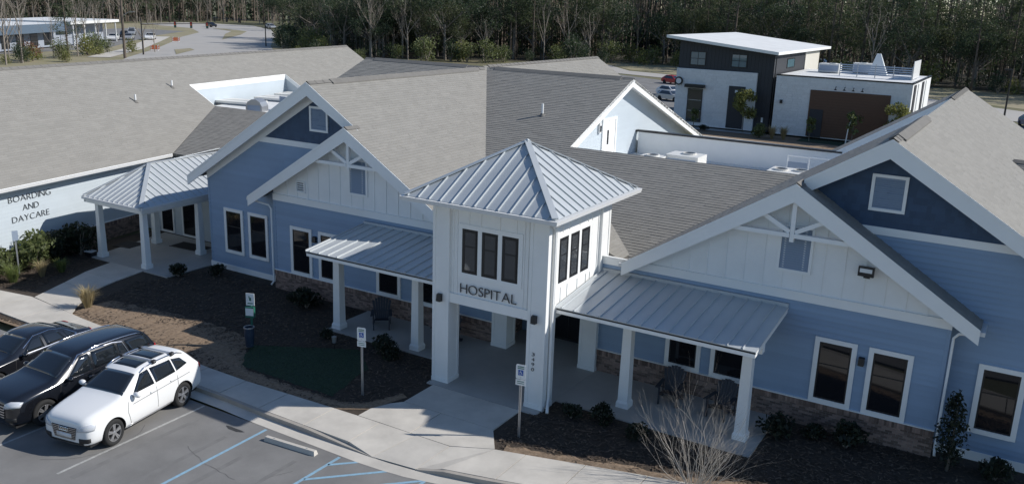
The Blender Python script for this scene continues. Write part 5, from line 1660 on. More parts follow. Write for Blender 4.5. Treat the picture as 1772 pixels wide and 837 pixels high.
PROTO = []
def shrub_proto(name, n, size, rad, m, seed, stems=6):
    rg = random.Random(seed)
    tr = MB(); cr = MB()
    for k in range(stems):
        a = rg.random() * 6.28
        e = Vector((math.cos(a) * rad[0] * .6, math.sin(a) * rad[1] * .6, rad[2] * rg.uniform(.9, 1.5)))
        tr.tube([(0, 0, -.05), e * .5 + Vector((0, 0, .05)), e], [.025, .016, .008], 4, cap=False)
    for k in range(7):
        a = rg.random() * 6.28; rr = rg.uniform(0, .55)
        c_ = (math.cos(a) * rad[0] * rr, math.sin(a) * rad[1] * rr, rad[2] * rg.uniform(.6, 1.25))
        leaf_cloud(cr, c_, (rad[0] * .55, rad[1] * .55, rad[2] * .6), n // 7, size, rg, .1)
    return tr, cr
def put_shrub(name, cat, tr_cr, m, loc, rz, label, group, scale=1.0, tm=None):
    t0 = thing(name, label, cat, loc, rz, group)
    place(tr_cr[0], 'stem', t0); place(tr_cr[1], 'foliage', t0)
    t0.scale = (scale, scale, scale)
    return t0
def meshes(tr, cr, tm, cm): return (tr.mesh('stem', tm, True), cr.mesh('foliage', cm))
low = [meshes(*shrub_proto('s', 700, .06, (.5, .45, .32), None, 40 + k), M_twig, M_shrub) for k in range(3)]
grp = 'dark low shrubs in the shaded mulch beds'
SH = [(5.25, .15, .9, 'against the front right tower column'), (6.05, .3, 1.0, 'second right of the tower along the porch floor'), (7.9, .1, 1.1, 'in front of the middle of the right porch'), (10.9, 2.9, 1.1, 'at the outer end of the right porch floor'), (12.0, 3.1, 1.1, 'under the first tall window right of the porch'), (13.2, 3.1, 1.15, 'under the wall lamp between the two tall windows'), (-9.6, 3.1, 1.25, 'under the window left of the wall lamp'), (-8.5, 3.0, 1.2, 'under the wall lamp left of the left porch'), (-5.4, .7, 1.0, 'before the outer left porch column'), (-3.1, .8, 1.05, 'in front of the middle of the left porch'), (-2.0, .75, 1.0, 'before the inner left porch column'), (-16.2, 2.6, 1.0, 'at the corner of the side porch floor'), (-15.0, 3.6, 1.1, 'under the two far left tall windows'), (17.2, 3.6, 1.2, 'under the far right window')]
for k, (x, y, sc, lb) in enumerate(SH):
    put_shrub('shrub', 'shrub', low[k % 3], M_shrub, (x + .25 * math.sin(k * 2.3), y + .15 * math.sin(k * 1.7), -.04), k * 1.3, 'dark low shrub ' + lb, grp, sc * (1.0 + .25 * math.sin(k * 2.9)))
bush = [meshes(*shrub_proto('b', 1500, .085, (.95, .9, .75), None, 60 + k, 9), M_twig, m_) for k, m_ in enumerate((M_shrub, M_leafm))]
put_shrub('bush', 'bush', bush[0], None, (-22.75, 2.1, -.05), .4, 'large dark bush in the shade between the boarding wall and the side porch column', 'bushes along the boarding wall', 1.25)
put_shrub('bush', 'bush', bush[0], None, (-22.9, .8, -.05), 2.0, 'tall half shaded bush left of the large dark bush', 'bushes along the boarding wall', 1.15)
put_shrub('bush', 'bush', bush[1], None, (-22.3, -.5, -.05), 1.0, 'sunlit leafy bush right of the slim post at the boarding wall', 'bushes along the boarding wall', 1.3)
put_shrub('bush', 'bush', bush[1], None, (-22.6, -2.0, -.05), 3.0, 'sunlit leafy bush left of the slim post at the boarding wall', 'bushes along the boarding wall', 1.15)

def grass_mesh(n, h, sp, m, seed):
    rg = random.Random(seed); mb = MB()
    for _ in range(n):
        a = rg.random() * 6.28; r0 = rg.uniform(0, .12)
        p = Vector((math.cos(a) * r0, math.sin(a) * r0, 0))
        d = Vector((math.cos(a), math.sin(a), 0)); L = h * rg.uniform(.6, 1.1); s_ = sp * rg.uniform(.3, 1.1)
        q = p + d * s_ * .4 + Vector((0, 0, L * .7)); e = p + d * s_ + Vector((0, 0, L * rg.uniform(.75, 1)))
        w = Vector((-d.y, d.x, 0)) * .009
        mb.face([p - w, p + w, q + w * .8, q - w * .8]); mb.face([q - w * .8, q + w * .8, e])
    return mb.mesh('blades', m)
gm = [grass_mesh(330, 1.05, .62, M_grass, 5), grass_mesh(330, .75, .50, M_grassg, 6)]
def put_grass(k, loc, lab, sc=1.0):
    t0 = thing('grass_clump', lab, 'ornamental grass', loc, loc[0], 'ornamental grass clumps'); place(gm[k], 'blades', t0); t0.scale = (sc, sc, sc)
put_grass(0, (-15.6, -2.35, -.04), 'straw coloured grass clump where the two walks meet')
put_grass(0, (-20.9, -1.0, -.04), 'pale grass clump at the sunlit edge of the boarding bed', .8)
put_grass(1, (-20.85, -.1, -.04), 'green grass clump nearest the side walk', .9)
put_grass(1, (-21.1, -2.2, -.04), 'green grass clump left of the pale clump in the boarding bed', 1.15)
put_grass(1, (-22.0, -2.9, -.04), 'green grass clump at the left frame edge', 1.2)

# narrow holly at the right corner
rg = random.Random(77); tr = MB(); cr = MB()
tr.tube([(0, 0, -.05), (.02, 0, 1.0), (0, .02, 2.0)], [.05, .035, .012], 6)
for k in range(26):
    z = .35 + k * .072; r_ = .50 * (1 - abs(z - .95) / 1.6) * rg.uniform(.75, 1.2)
    a = rg.random() * 6.28; o_ = rg.uniform(.0, .18)
    leaf_cloud(cr, (math.cos(a) * o_, math.sin(a) * o_, z), (r_, r_, .24), 62, .055, rg, .15)
t = thing('holly_shrub', 'narrow upright dark holly at the corner right of the second tall window', 'shrub', (15.75, 3.4, -.04))
tr.build('stem', M_barkg, t, smooth=True); cr.build('foliage', M_shrub, t)
t.scale = (1, 1, 1.05)
# leafless vase-shaped shrub
rg = random.Random(21); tr = MB()
for k in range(40):
    a = rg.random() * 6.28; tl = rg.uniform(.15, 1.25)
    d = Vector((math.cos(a) * tl, math.sin(a) * tl, 1))
    branch(tr, (math.cos(a) * .12, math.sin(a) * .12, -.05), d, rg.uniform(.9, 1.9), .011, 3, rg, 4, .38, None, .16, 4)
t = thing('bare_shrub', 'leafless pale shrub with many thin upright twigs in front of the right porch', 'shrub', (10.0, -1.75, -.04))
tr.build('twigs', mat('pale_twig', (.40, .36, .31), .9, var=.15), t, smooth=True)

# ------------------------------------------------------------------ modern building beyond
MO = thing('modern_building', 'modern white brick and charcoal building with a sloping shed roof and a timber wall panel', 'building', (-6, 80, 0), world=True)
YF = 72.0
def shed_z(x): return 9.27 - (x + 18.96) * .099
b = MB(); b.prism([(-18.9, YF, 0), (-8.4, YF, 0), (-8.4, YF, shed_z(-8.4) - .05), (-18.9, YF, shed_z(-18.9) - .05)], (0, 13, 0)); b.build('charcoal_block', M_charc, MO, fix=True)
b = MB(); b.box(-8.38, -8.30, 85.02, 92, 5, 8.0); b.box(-18.9, -8.4, 85.01, 92, 0, 8.0); b.build('beige_block', M_beige, MO)
for k in range(26):
    x = -18.85 + k * .4
    b = MB(); b.box(x, x + .385, YF - .035, YF - .001, 6.15 if x < -10.1 else 0, shed_z(x) - .15); b.build('cladding_board', M_charc, MO)
b = MB(); b.prism([(-20.2, YF - .9, shed_z(-20.2) + .0), (-7.9, YF - .9, shed_z(-7.9) + .0), (-7.9, 96, shed_z(-7.9) - .0), (-20.2, 96, shed_z(-20.2) - .0)], (0, 0, .22)); b.build('shed_roof', M_membrane, MO, fix=True)
b = MB(); b.prism([(-20.2, YF - .93, shed_z(-20.2) - .06), (-7.87, YF - .93, shed_z(-7.87) - .06), (-7.87, YF - .93, shed_z(-7.87) + .24), (-20.2, YF - .93, shed_z(-20.2) + .24)], (0, .029, 0)); b.build('roof_edge', M_trim, MO, fix=True)
b = MB(); b.prism([(-7.868, YF - .9, shed_z(-7.87) - .06), (-7.868, 96, shed_z(-7.87) - .06), (-7.868, 96, shed_z(-7.87) + .24), (-7.868, YF - .9, shed_z(-7.87) + .24)], (.03, 0, 0)); b.build('roof_edge', M_trim, MO, fix=True)
b = MB(); b.prism([(-20.1, YF - .85, shed_z(-20.1) - .02), (-8, YF - .85, shed_z(-8) - .02), (-8, 95.9, shed_z(-8) - .02), (-20.1, 95.9, shed_z(-20.1) - .02)], (0, 0, -.12)); b.build('soffit', M_charc, MO, fix=True)
# white brick volumes laid in rows
def brick_face(x0, x1, z0, z1, y, T=None, seed=1, holes=()):
    rg_ = random.Random(seed); mb = MB(T); z = z0
    while z < z1 - .05:
        x = x0 - rg_.random() * .7
        while x < x1:
            w_ = rg_.uniform(.6, 1.0); a, c = max(x, x0), min(x + w_ - .03, x1)
            if c - a > .04 and not any(a < h[1] and c > h[0] and z < h[3] and z + .2 > h[2] for h in holes):
                mb.box(a, c, y - .02 - rg_.random() * .012, y + .02, z, min(z + .235, z1))
            x += w_
        z += .25
    o_ = mb.build('brick_facing', M_wbrick, MO); o_['kind'] = 'stuff'
b = MB(); b.box(-18.95, -10.0, YF - .30, YF - .04, 0, 6.12); b.build('white_volume', M_wbrick, MO)
brick_face(-18.95, -10.0, 0, 6.1, YF - .30, seed=3, holes=[(-17.55, -15.7, .2, 4.6), (-13.0, -11.0, 0, 4.7)])
b = MB(); b.box(-7.95, 5.25, YF - .30, 86, 0, 6.05); b.build('white_volume', M_wbrick, MO)
brick_face(-7.95, 5.25, 0, 6.03, YF - .30, seed=4, holes=[(-4.4, 3.45, 0, 4.85)])
b = MB(); b.box(-8.0, 5.32, YF - .36, YF - .10, 6.051, 6.18); b.box(5.07, 5.32, YF - .10, 86, 6.051, 6.18); b.build('parapet_cap', M_black, MO)
b = MB(); b.box(-8.0, 5.05, YF - .08, 86, 6.052, 6.08); b.build('flat_roof', M_membrane, MO)
for k, y in enumerate((72.6, 75.6, 78.6, 81.6)):
    b = MB(); b.box(5.26, 5.33, y, y + 1.3, 0, 5.9); b.build('side_panel', M_charc if k % 2 == 0 else M_trim, MO)
# openings
def mullioned(x0, x1, z0, z1, y, T=None, nx=2, nz=2, m=M_tinv):
    f = MB(T); k = .07
    f.box(x0 - k, x0, y - .06, y, z0 - k, z1 + k); f.box(x1, x1 + k, y - .06, y, z0 - k, z1 + k); f.box(x0, x1, y - .06, y, z1, z1 + k); f.box(x0, x1, y - .06, y, z0 - k, z0)
    w_ = f.build('window', M_black, MO)
    for i in range(nx):
        for j in range(nz):
            g_ = MB(T); a = x0 + (x1 - x0) * i / nx + .03; c_ = x0 + (x1 - x0) * (i + 1) / nx - .03; p = z0 + (z1 - z0) * j / nz + .03; q = z0 + (z1 - z0) * (j + 1) / nz - .03
            g_.box(a, c_, y - .03, y - .001, p, q); g_.build('pane', m, w_)
mullioned(-17.55, -15.9, 6.55, 7.95, YF - .036); mullioned(-12.95, -11.35, 6.6, 7.9, YF - .036)
mullioned(77.2, 80.2, 6.55, 7.45, 0, T=FX(-8.398), nx=1, nz=1)
mullioned(-17.4, -15.85, .45, 3.95, YF - .33, nx=1, nz=3, m=M_tint)
b = MB(); b.box(-17.7, -15.55, YF - 1.0, YF - .34, 4.15, 4.5); b.build('awning', M_black, MO)
b = MB(); b.box(-12.9, -11.1, YF - .36, YF - .31, .1, 4.6); d_ = b.build('door', M_charc, MO)
b = MB(); b.box(-12.2, -11.9, YF - .37, YF - .361, 3.9, 4.2); b.build('door_plate', M_sign, d_)
n_ = 17
for k in range(n_):
    z = .12 + k * .278
    b = MB(); b.box(-4.34, 3.4, YF - .38, YF - .335, z, z + .268); b.build('timber_board', M_wood, MO)
b = MB(); b.box(-4.34, 3.4, YF - .335, YF - .29, .1, 4.84); b.build('panel_backing', M_black, MO)
b = MB(); b.box(-4.17, -2.85, YF - .44, YF - .385, .05, 2.9); b.build('door', M_charc, MO)
b = MB(); b.box(-9.2, -9.0, YF - .1, YF - .04, 1.0, 1.5); b.build('door_plate', M_sign, MO)
b = MB(); b.tube([(-8.2, YF - .12, .05), (-8.2, YF - .12, 7.9)], .06, 6); b.build('downspout', M_black, MO)
b = MB(); b.lathe([(.45, -.08), (.45, .08)], 18, axis='y', c=(-18.55, YF - .5, 4.75)); r_ = b.build('round_sign', M_black, MO)
b = MB(); b.lathe([(.30, -.10), (.30, -.081)], 18, axis='y', c=(-18.55, YF - .5, 4.75)); b.build('sign_face', M_sign, r_)
for k in range(4):
    x = -1.85 + k * .86
    t = thing('gooseneck_lamp', ('leftmost', 'second from the left', 'third from the left', 'rightmost')[k] + ' of the four small black gooseneck lamps over the timber panel', 'wall lamp', (x, YF - .33, 5.16), group='gooseneck lamps over the timber panel')
    b = MB(); b.tube([(0, 0, .1), (0, -.25, .18), (0, -.42, .05), (0, -.42, -.05)], .03, 5); b.build('arm', M_black, t)
    b = MB(); b.lathe([(.04, .02), (.16, -.12)], 10, c=(0, -.42, -.03)); b.build('shade', M_black, t)
t = thing('wall_lamp', 'small black wall lamp on the white brick left of the timber panel', 'wall lamp', (-7.2, YF - .33, 3.4)); b = MB(); b.box(-.12, .12, -.22, 0, -.18, .18); b.build('lamp_housing', M_black, t)
t = thing('deck_railing', 'dark slatted railing on the flat roof of the modern building', 'railing', (.8, 77, 6.08))
for k in range(5):
    b = MB(); b.box(-3.6, 3.6, -.03, .03, .25 + k * .22, .37 + k * .22); b.build('rail', M_louvre, t)
for k in range(5):
    b = MB(); b.box(-3.6 + k * 1.78, -3.52 + k * 1.78, -.04, .07, 0, 1.4); b.build('post', M_steel, t)
b = MB(); b.box(3.6, 3.66, 0, 5, .1, 1.9); b.build('end_screen', M_gutter, t)
t = thing('roof_sculpture', 'pale tapering fin rising from the flat roof of the modern building', 'roof fin', (.2, 82, 6.08))
b = MB(); b.hexa([(-.9, -.4, 0), (1.1, -.4, 0), (1.1, .4, 0), (-.9, .4, 0), (-.25, -.12, 2.3), (.15, -.12, 2.3), (.15, .12, 2.3), (-.25, .12, 2.3)]); b.build('fin', M_sign, t)
hvac((-4.6, 81, 6.08), (2.2, 1.6, 1.0), 'white rooftop unit on the modern building left of its railing', [(.3, 0, .4)])
hvac((-1.6, 84, 6.08), (2.0, 1.6, 1.1), 'white rooftop unit behind the slatted roof railing of the modern building', [(0, 0, .4)])

# grounds of the modern building
sheet('mulch_bed', [(-20, 66.2), (-12.8, 65.8), (-1.2, 64.9), (12, 64), (13, 71.6), (-20, 71.6)], -.17, M_straw)
sheet('lawn', [(-4.6, 68.8), (4.5, 68.5), (6, 71.5), (-4.6, 71.6)], -.16, M_turf)
sheet('kerb_strip', [(-20, 64.6), (-1.2, 63.4), (14, 62.4), (14, 63.6), (-1.2, 64.7), (-20, 66.0)], -.1, M_concrete)
sheet('side_walk', [(-18.5, 69.5), (-8.4, 70.1), (-8.4, 71.6), (-18.5, 71.4)], -.12, M_slab)
sheet('parking_lot', [(-20, 64), (-24, 120), (-60, 138), (-56, 80), (-30, 40)], -.22, M_asphalt)
sheet('access_road', [(-75, 168), (-57, 146), (-30, 140), (-2, 135), (14.5, 123), (40, 108), (40, 97), (14.5, 108), (2.4, 111), (-3, 122), (-30, 131), (-60, 139), (-84, 160)], -.21, M_road)
sheet('parking_lot', [(10, 88), (40, 80), (40, 95), (14, 104.5)], -.225, M_asphalt)
sheet('grass_verge', [(-84, 176), (-57, 170), (-20, 165), (40, 148), (40, 112), (-2, 137), (-30, 142), (-57, 148), (-75, 168)], -.235, M_grassv)
sheet('grass_verge', [(2, 86), (10, 88), (14, 104), (2, 110), (-1, 100)], -.235, M_grassv)

# ------------------------------------------------------------------ road and lot at the far left
sheet('grass_verge', [(-88, 55), (-125, 50), (-175, 62), (-210, 130), (-290, 190), (-300, 250), (-170, 175), (-100, 110)], -.245, M_grassv)
sheet('road', [(-100, 55), (-137, 88), (-157, 110), (-180, 133), (-199, 151), (-222, 177), (-250, 197), (-292, 207), (-300, 236), (-266, 241), (-232, 218), (-196, 185), (-155, 143), (-122, 113), (-85, 80)], -.22, M_road)
def bez(pl): return pl
sheet('median_island', [(-183, 152), (-206, 180), (-223, 198), (-243, 206), (-246, 203), (-226, 194), (-210, 177)], -.17, M_grassv)
sheet('median_island', [(-140, 102), (-150, 115), (-155, 118), (-153, 112)], -.17, M_grassv)
sheet('pavement', [(-139, 86), (-158.5, 108), (-182, 131), (-201, 149), (-204, 146.5), (-185, 128), (-161, 105), (-142, 83)], -.19, M_concrete)
sheet('parking_lot', [(-152, 62), (-215, 80), (-255, 175), (-230, 178), (-205, 145), (-165, 104)], -.23, M_asphalt)

CB = thing('store_building', 'long low store building with white flat roofs beyond the boarding roof', 'building', (-168, 90, 0), math.atan2(53, -33))
b = MB(); b.box(-34, 31, 0, 16, 0, 4.4); b.build('wall', mat('store_wall', (.30, .33, .38), .7, var=.08), CB)
b = MB(); b.box(-36, 6, -2.5, 19, 4.4, 5.0); b.build('roof', M_membrane, CB)
b = MB(); b.box(7, 32.5, -3.5, 14, 4.7, 5.3); b.build('canopy_roof', M_membrane, CB)
b = MB(); b.box(-36.05, 6.02, -2.6, -2.51, 3.3, 5.01); b.build('fascia', mat('store_fascia', (.10, .14, .19), .5), CB)
for k in range(7):
    b = MB(); b.box(-32 + k * 5.6, -29 + k * 5.6, -.08, -.01, .4, 3.0); b.build('window', M_pane, CB)
for k in range(5):
    b = MB(); b.box(9 + k * 5.6, 9.25 + k * 5.6, -3.0, -2.75, 0, 4.7); b.build('post', M_gutter, CB)

def far_car(paint, name='sv'):
    mb = MB()
    st = [(-2.2, .35, .75, .60, .3), (-2.0, .3, .88, .85, .8), (-.9, .28, .9, .95, .86), (-.2, .28, .9, 1.42, .66), (1.2, .28, .9, 1.45, .66), (1.9, .3, .9, 1.0, .85), (2.2, .4, .8, .8, .7)]
    rs = []
    for y, zb, w, zt, wt in st:
        rs.append(mb.pts([(-w, y, zb), (-w, y, min(zt, .9)), (-wt, y, zt), (wt, y, zt), (w, y, min(zt, .9)), (w, y, zb)]))
    for a, c_ in zip(rs, rs[1:]):
        for j in range(6): mb.fi([a[j], c_[j], c_[(j + 1) % 6], a[(j + 1) % 6]])
    mb.fi(rs[0]); mb.fi(rs[-1][::-1])
    body = mb.mesh('body', paint)
    g_ = MB()
    for sx in (-1, 1): g_.hexa([(sx * .89, -.7, .93), (sx * .89, 1.55, .95), (sx * .86, 1.5, .95), (sx * .86, -.7, .93), (sx * .72, -.1, 1.36), (sx * .72, 1.15, 1.38), (sx * .68, 1.15, 1.38), (sx * .68, -.1, 1.36)])
    g_.hexa([(-.76, -.86, 1.0), (.76, -.86, 1.0), (.76, -.80, .97), (-.76, -.80, .97), (-.62, -.27, 1.39), (.62, -.27, 1.39), (.62, -.22, 1.36), (-.62, -.22, 1.36)])
    w_ = MB()
    for sx in (-1, 1):
        for y in (-1.35, 1.35): w_.lathe([(.33, sx * .72), (.33, sx * .92), (.18, sx * .93)], 12, axis='x', c=(0, y, .33))
    return body, g_.mesh('windows', M_cglass), w_.mesh('wheels', M_rubber)
FC = {k: far_car(m) for k, m in (('white', M_wcar), ('silver', M_silver), ('red', M_red), ('dark', M_ncar), ('blue', mat('blue_paint', (.03, .07, .2), .3, coat=.5)))}
def put_far(k, x, y, rz, lab, sc=1.0):
    t0 = thing('parked_car', lab, 'car', (x, y, -.22), rz, 'cars in the distance')
    for me_, n2 in zip(FC[k], ('body', 'windows', 'wheels')): place(me_, n2, t0)
    t0.scale = (sc, sc, sc)
put_far('red', -39, 124, 1.2, 'red car parked left of the modern building, behind the white one')
put_far('white', -31.8, 104, 1.25, 'white car parked left of the modern building')
put_far('silver', -29, 97, 1.25, 'silver car parked nearest the left corner of the modern building')
put_far('blue', 15.5, 102.5, .4, 'dark blue car at the right frame edge beyond the right wing')
put_far('white', -190, 123, .8, 'white pickup sized car in the far left lot, left of the utility pole', 1.25)
put_far('silver', -192, 129, .8, 'silver car in the far left lot just right of the utility pole', 1.15)
put_far('white', -190, 134, .8, 'white car in the far left lot nearest the traffic signal pole', 1.25)
put_far('dark', -205, 137, .9, 'dark car in the second row of the far left lot', 1.15)
put_far('silver', -214, 146, .9, 'silver car in the second row of the far left lot', 1.15)
put_far('white', -222, 152, .9, 'white car at the far end of the far left lot', 1.2)
put_far('dark', -257, 212, 1.3, 'dark car driving away on the far bend of the road', 1.25)
put_far('dark', -163, 157, .9, 'dark car at the right edge of the road by the evergreens', 1.2)
put_far('silver', -240, 226, 1.1, 'silver car on the far right side of the road', 1.2)
put_far('white', -247, 232, 1.1, 'white car beyond the silver one on the far right side of the road', 1.2)
for k, (x, y, lab) in enumerate(((-22, 190, 'white van half hidden among the trees behind the modern building'), (-30, 196, 'silver van half hidden among the trees behind the modern building'))):
    put_far(('white', 'silver')[k], x, y, 1.3, lab, 1.5)

def signal(loc, rz, L, lab, n=3):
    t0 = thing('traffic_signal', lab, 'traffic light', loc, rz)
    b_ = MB(); b_.tube([(0, 0, -.3), (0, 0, 7.2)], [.16, .10], 8); b_.build('pole', M_black, t0)
    b_ = MB(); b_.tube([(0, 0, 6.0), (L, 0, 6.5)], [.10, .05], 6); b_.build('mast_arm', M_black, t0)
    for k in range(n):
        x = L * (.5 + .48 * k / max(1, n - 1))
        h = MB(); h.box(x - .2, x + .2, -.18, .18, 5.5, 6.7); hd = h.build('signal_head', M_black, t0)
        for j, m_ in enumerate((M_red, M_orange, M_green)):
            h = MB(); h.lathe([(.13, -.2), (.13, -.181)], 10, axis='y', c=(x, 0, 6.48 - j * .36)); h.build('lens', m_, hd)
signal((-142.5, 96, -.2), R(42), 13, 'black traffic signal with a long mast arm at the left side of the road')
signal((-153.8, 140.3, -.2), R(200), 14, 'black traffic signal with a mast arm at the right side of the road')
t = thing('utility_pole', 'tall bare wooden utility pole rising past the top of the frame at the left', 'utility pole', (-136, 87, -.25))
b = MB(); b.tube([(0, 0, -.2), (.1, 0, 8), (.15, .05, 17)], [.27, .22, .15], 8); b.build('pole', M_bark, t)
b = MB(); b.beam((-1.2, 0, 15.6), (1.4, 0, 15.6), .12, .12); b.build('crossarm', M_bark, t)
b = MB(); b.tube([(.1, 0, 7.8), (1.2, .6, 8.6), (2.4, 1.2, 8.7)], .06, 5); b.build('lamp_arm', M_steel, t)
for k, (x, y) in enumerate(((-151.5, 105.6), (-153.3, 107.2), (-177.5, 132.0), (-179.5, 133.8))):
    t = thing('road_barrier', ('orange and white barrier by the left traffic signal, nearer the pole', 'orange and white barrier by the left traffic signal, farther from the pole', 'nearer orange barrier along the far left kerb', 'farther orange barrier along the far left kerb')[k], 'barrier', (x, y, -.2), R(40), 'orange road barriers')
    for z in (.3, .75):
        b = MB(); b.box(-.9, .9, -.04, .04, z, z + .28); b.build('board', M_orange, t)
    for sx in (-.7, .7):
        b = MB(); b.box(sx - .06, sx + .06, -.3, .3, 0, .06); b.box(sx - .05, sx + .05, -.05, .05, .061, 1.2); b.build('leg', M_sign, t)

# ------------------------------------------------------------------ trees
def pine(seed, h, crown0, n):
    rg_ = random.Random(seed); tr_, cr_ = MB(), MB()
    lx, ly = rg_.uniform(-.6, .6), rg_.uniform(-.6, .6)
    pt = lambda z: Vector((lx * max(0, z / h) ** 1.5, ly * max(0, z / h) ** 1.5, z))
    tr_.tube([pt(z) for z in (-.3 + .3 * 0, h * .25, h * .5, h * .75, h)], [.24, .20, .16, .11, .03], 6)
    for k in range(9):
        z = rg_.uniform(3, crown0 + 2); a = rg_.random() * 6.28; L = rg_.uniform(.5, 1.8)
        tr_.tube([pt(z), pt(z) + Vector((math.cos(a) * L, math.sin(a) * L, rg_.uniform(-.1, .4)))], [.035, .012], 3, cap=False)
    for k in range(n):
        z = crown0 + (h - crown0) * (k + rg_.random()) / n; a = rg_.random() * 6.28
        R_ = (1.1 + 2.3 * (1 - (z - crown0) / (h - crown0))) * rg_.uniform(.4, 1.15)
        e = pt(z) + Vector((math.cos(a) * R_, math.sin(a) * R_, rg_.uniform(-.1, .7)))
        tr_.tube([pt(z), e], [.05, .015], 3, cap=False)
        leaf_cloud(cr_, e, (1.15, 1.15, .6), 64, .15, rg_, .0)
    return tr_.mesh('trunk', M_bark, True), cr_.mesh('crown', M_needle)
def evergreen(seed, h, rad, n, m=None):
    rg_ = random.Random(seed); tr_, cr_ = MB(), MB(); tips = []
    tr_.tube([(0, 0, -.3), (.1, 0, h * .2), (.15, .1, h * .42)], [.3, .25, .2], 7, cap=False)
    for k in range(6):
        a = k * 1.05 + rg_.random(); z = h * rg_.uniform(.18, .42)
        branch(tr_, (.1, .05, z), (math.cos(a), math.sin(a), rg_.uniform(.5, 1.4)), h * .32, .12, 2, rg_, 5, .5, tips, .2, 3)
    nb_ = 34
    for k in range(nb_):
        if tips and k < len(tips) and rg_.random() < .75: c_ = tips[k]
        else:
            a = rg_.random() * 6.28; q = rg_.uniform(.25, .95); zz = rg_.uniform(.10, 1.0)
            wz = math.sin(math.pi * min(1, max(.12, zz * .85 + .12))) ** .6
            c_ = Vector((math.cos(a) * rad * q * wz, math.sin(a) * rad * q * wz, h * zz))
        leaf_cloud(cr_, c_, (rad * .32, rad * .32, h * .085), n // nb_, .17, rg_, .05)
    return tr_.mesh('trunk', M_barkg, True), cr_.mesh('crown', m or M_leafd)
def bare(seed, h, m=M_twig, depth=4):
    rg_ = random.Random(seed); tr_ = MB()
    tr_.tube([(0, 0, -.3), (.05, 0, h * .25), (.12, .08, h * .45)], [.17, .14, .11], 6, cap=False)
    for k in range(5):
        a = k * 1.3 + rg_.random()
        branch(tr_, (.05 + .014 * k, .02 * k, h * (.22 + .055 * k)), (math.cos(a) * .6, math.sin(a) * .6, 1.1), h * .30, .075, depth - 1, rg_, 4, .42, None, .35, 3)
    branch(tr_, (.12, .08, h * .44), (.05, .05, 1), h * .32, .09, depth - 1, rg_, 4, .42, None, .35, 3)
    return (tr_.mesh('trunk', m, True),)
def bushy(seed, m, rad, h, n):
    rg_ = random.Random(seed); tr_, cr_ = MB(), MB()
    for k in range(7):
        a = k * .9 + rg_.random(); e = Vector((math.cos(a) * rad * .6, math.sin(a) * rad * .6, h * rg_.uniform(.6, .95)))
        tr_.tube([(0, 0, -.1), e * .5 + Vector((0, 0, h * .1)), e], [.05, .03, .012], 4, cap=False)
    for k in range(10):
        a = rg_.random() * 6.28; q = rg_.uniform(0, .6)
        leaf_cloud(cr_, (math.cos(a) * rad * q, math.sin(a) * rad * q, h * rg_.uniform(.25, .85)), (rad * .5, rad * .5, h * .28), n // 10, .16, rg_, .1)
    return tr_.mesh('trunk', M_twig, True), cr_.mesh('crown', m)
PINES = [pine(100 + k, h_, c_, n_) for k, (h_, c_, n_) in enumerate(((23, 6.5, 52), (26, 8.5, 54), (19, 4.0, 50), (24, 10.5, 46), (21, 5.0, 52)))]
EVER = [evergreen(200 + k, h_, r_, 4200) for k, (h_, r_) in enumerate(((15, 5.0), (13, 4.4), (17, 5.4)))]
EVER += [evergreen(230, 13, 4.4, 3600, M_leafo), evergreen(231, 16, 5.0, 3600, M_leafo)]
BARE = [bare(300 + k, h_) for k, h_ in enumerate((15, 18, 13))]
BUSH = [bushy(400, M_leafy, 2.2, 3.0, 700), bushy(401, M_leafm, 2.4, 3.6, 800), bushy(402, M_leafd, 2.6, 4.2, 900)]
TL = {'pine_tree': ('pine with tall bare trunk', 'pine trees of the wood', PINES),
      'evergreen_tree': ('dense dark evergreen tree', 'evergreen trees of the wood', EVER),
      'bare_tree': ('leafless grey tree', 'leafless trees of the wood', BARE),
      'thicket_bush': ('bushy shrub', 'bushes at the foot of the wood', BUSH)}
def zone(x, deep):
    a = 'behind the middle roofs' if x < -95 else 'left of the modern building' if x < -48 else 'behind the modern building' if x < 6 else 'right of the modern building'
    return ('deep in the wood ' if deep else 'at the front of the wood ') + a
def plant(kind, x, y, k, sc, rz, label=None, group=None, z=-.26, ms_=None, deep=None):
    lab, gr, pool = TL[kind]
    if deep is not None: lab = lab + ' ' + zone(x, deep)
    t0 = thing(kind, label or lab, 'bush' if kind == 'thicket_bush' else 'tree', (x, y, z), rz, group or (gr if not label else None))
    ms_ = ms_ or pool[k % len(pool)]
    place(ms_[0], 'trunk', t0)
    if len(ms_) > 1: place(ms_[1], 'crown', t0)
    t0.scale = (sc, sc, sc)
    return t0
EDGE = [(-176, 180), (-150, 150), (-128, 132), (-112, 128), (-100, 137), (-84, 152), (-66, 174), (-35, 170), (0, 160), (38, 150), (80, 140)]
def along(d):
    for (a, c_) in zip(EDGE, EDGE[1:]):
        L = math.dist(a, c_)
        if d <= L:
            u = d / L
            nx, ny = -(c_[1] - a[1]) / L, (c_[0] - a[0]) / L
            return a[0] + (c_[0] - a[0]) * u, a[1] + (c_[1] - a[1]) * u, nx, ny
        d -= L
    return None
TOT = sum(math.dist(a, c_) for a, c_ in zip(EDGE, EDGE[1:]))
rg = random.Random(11)
row = 0
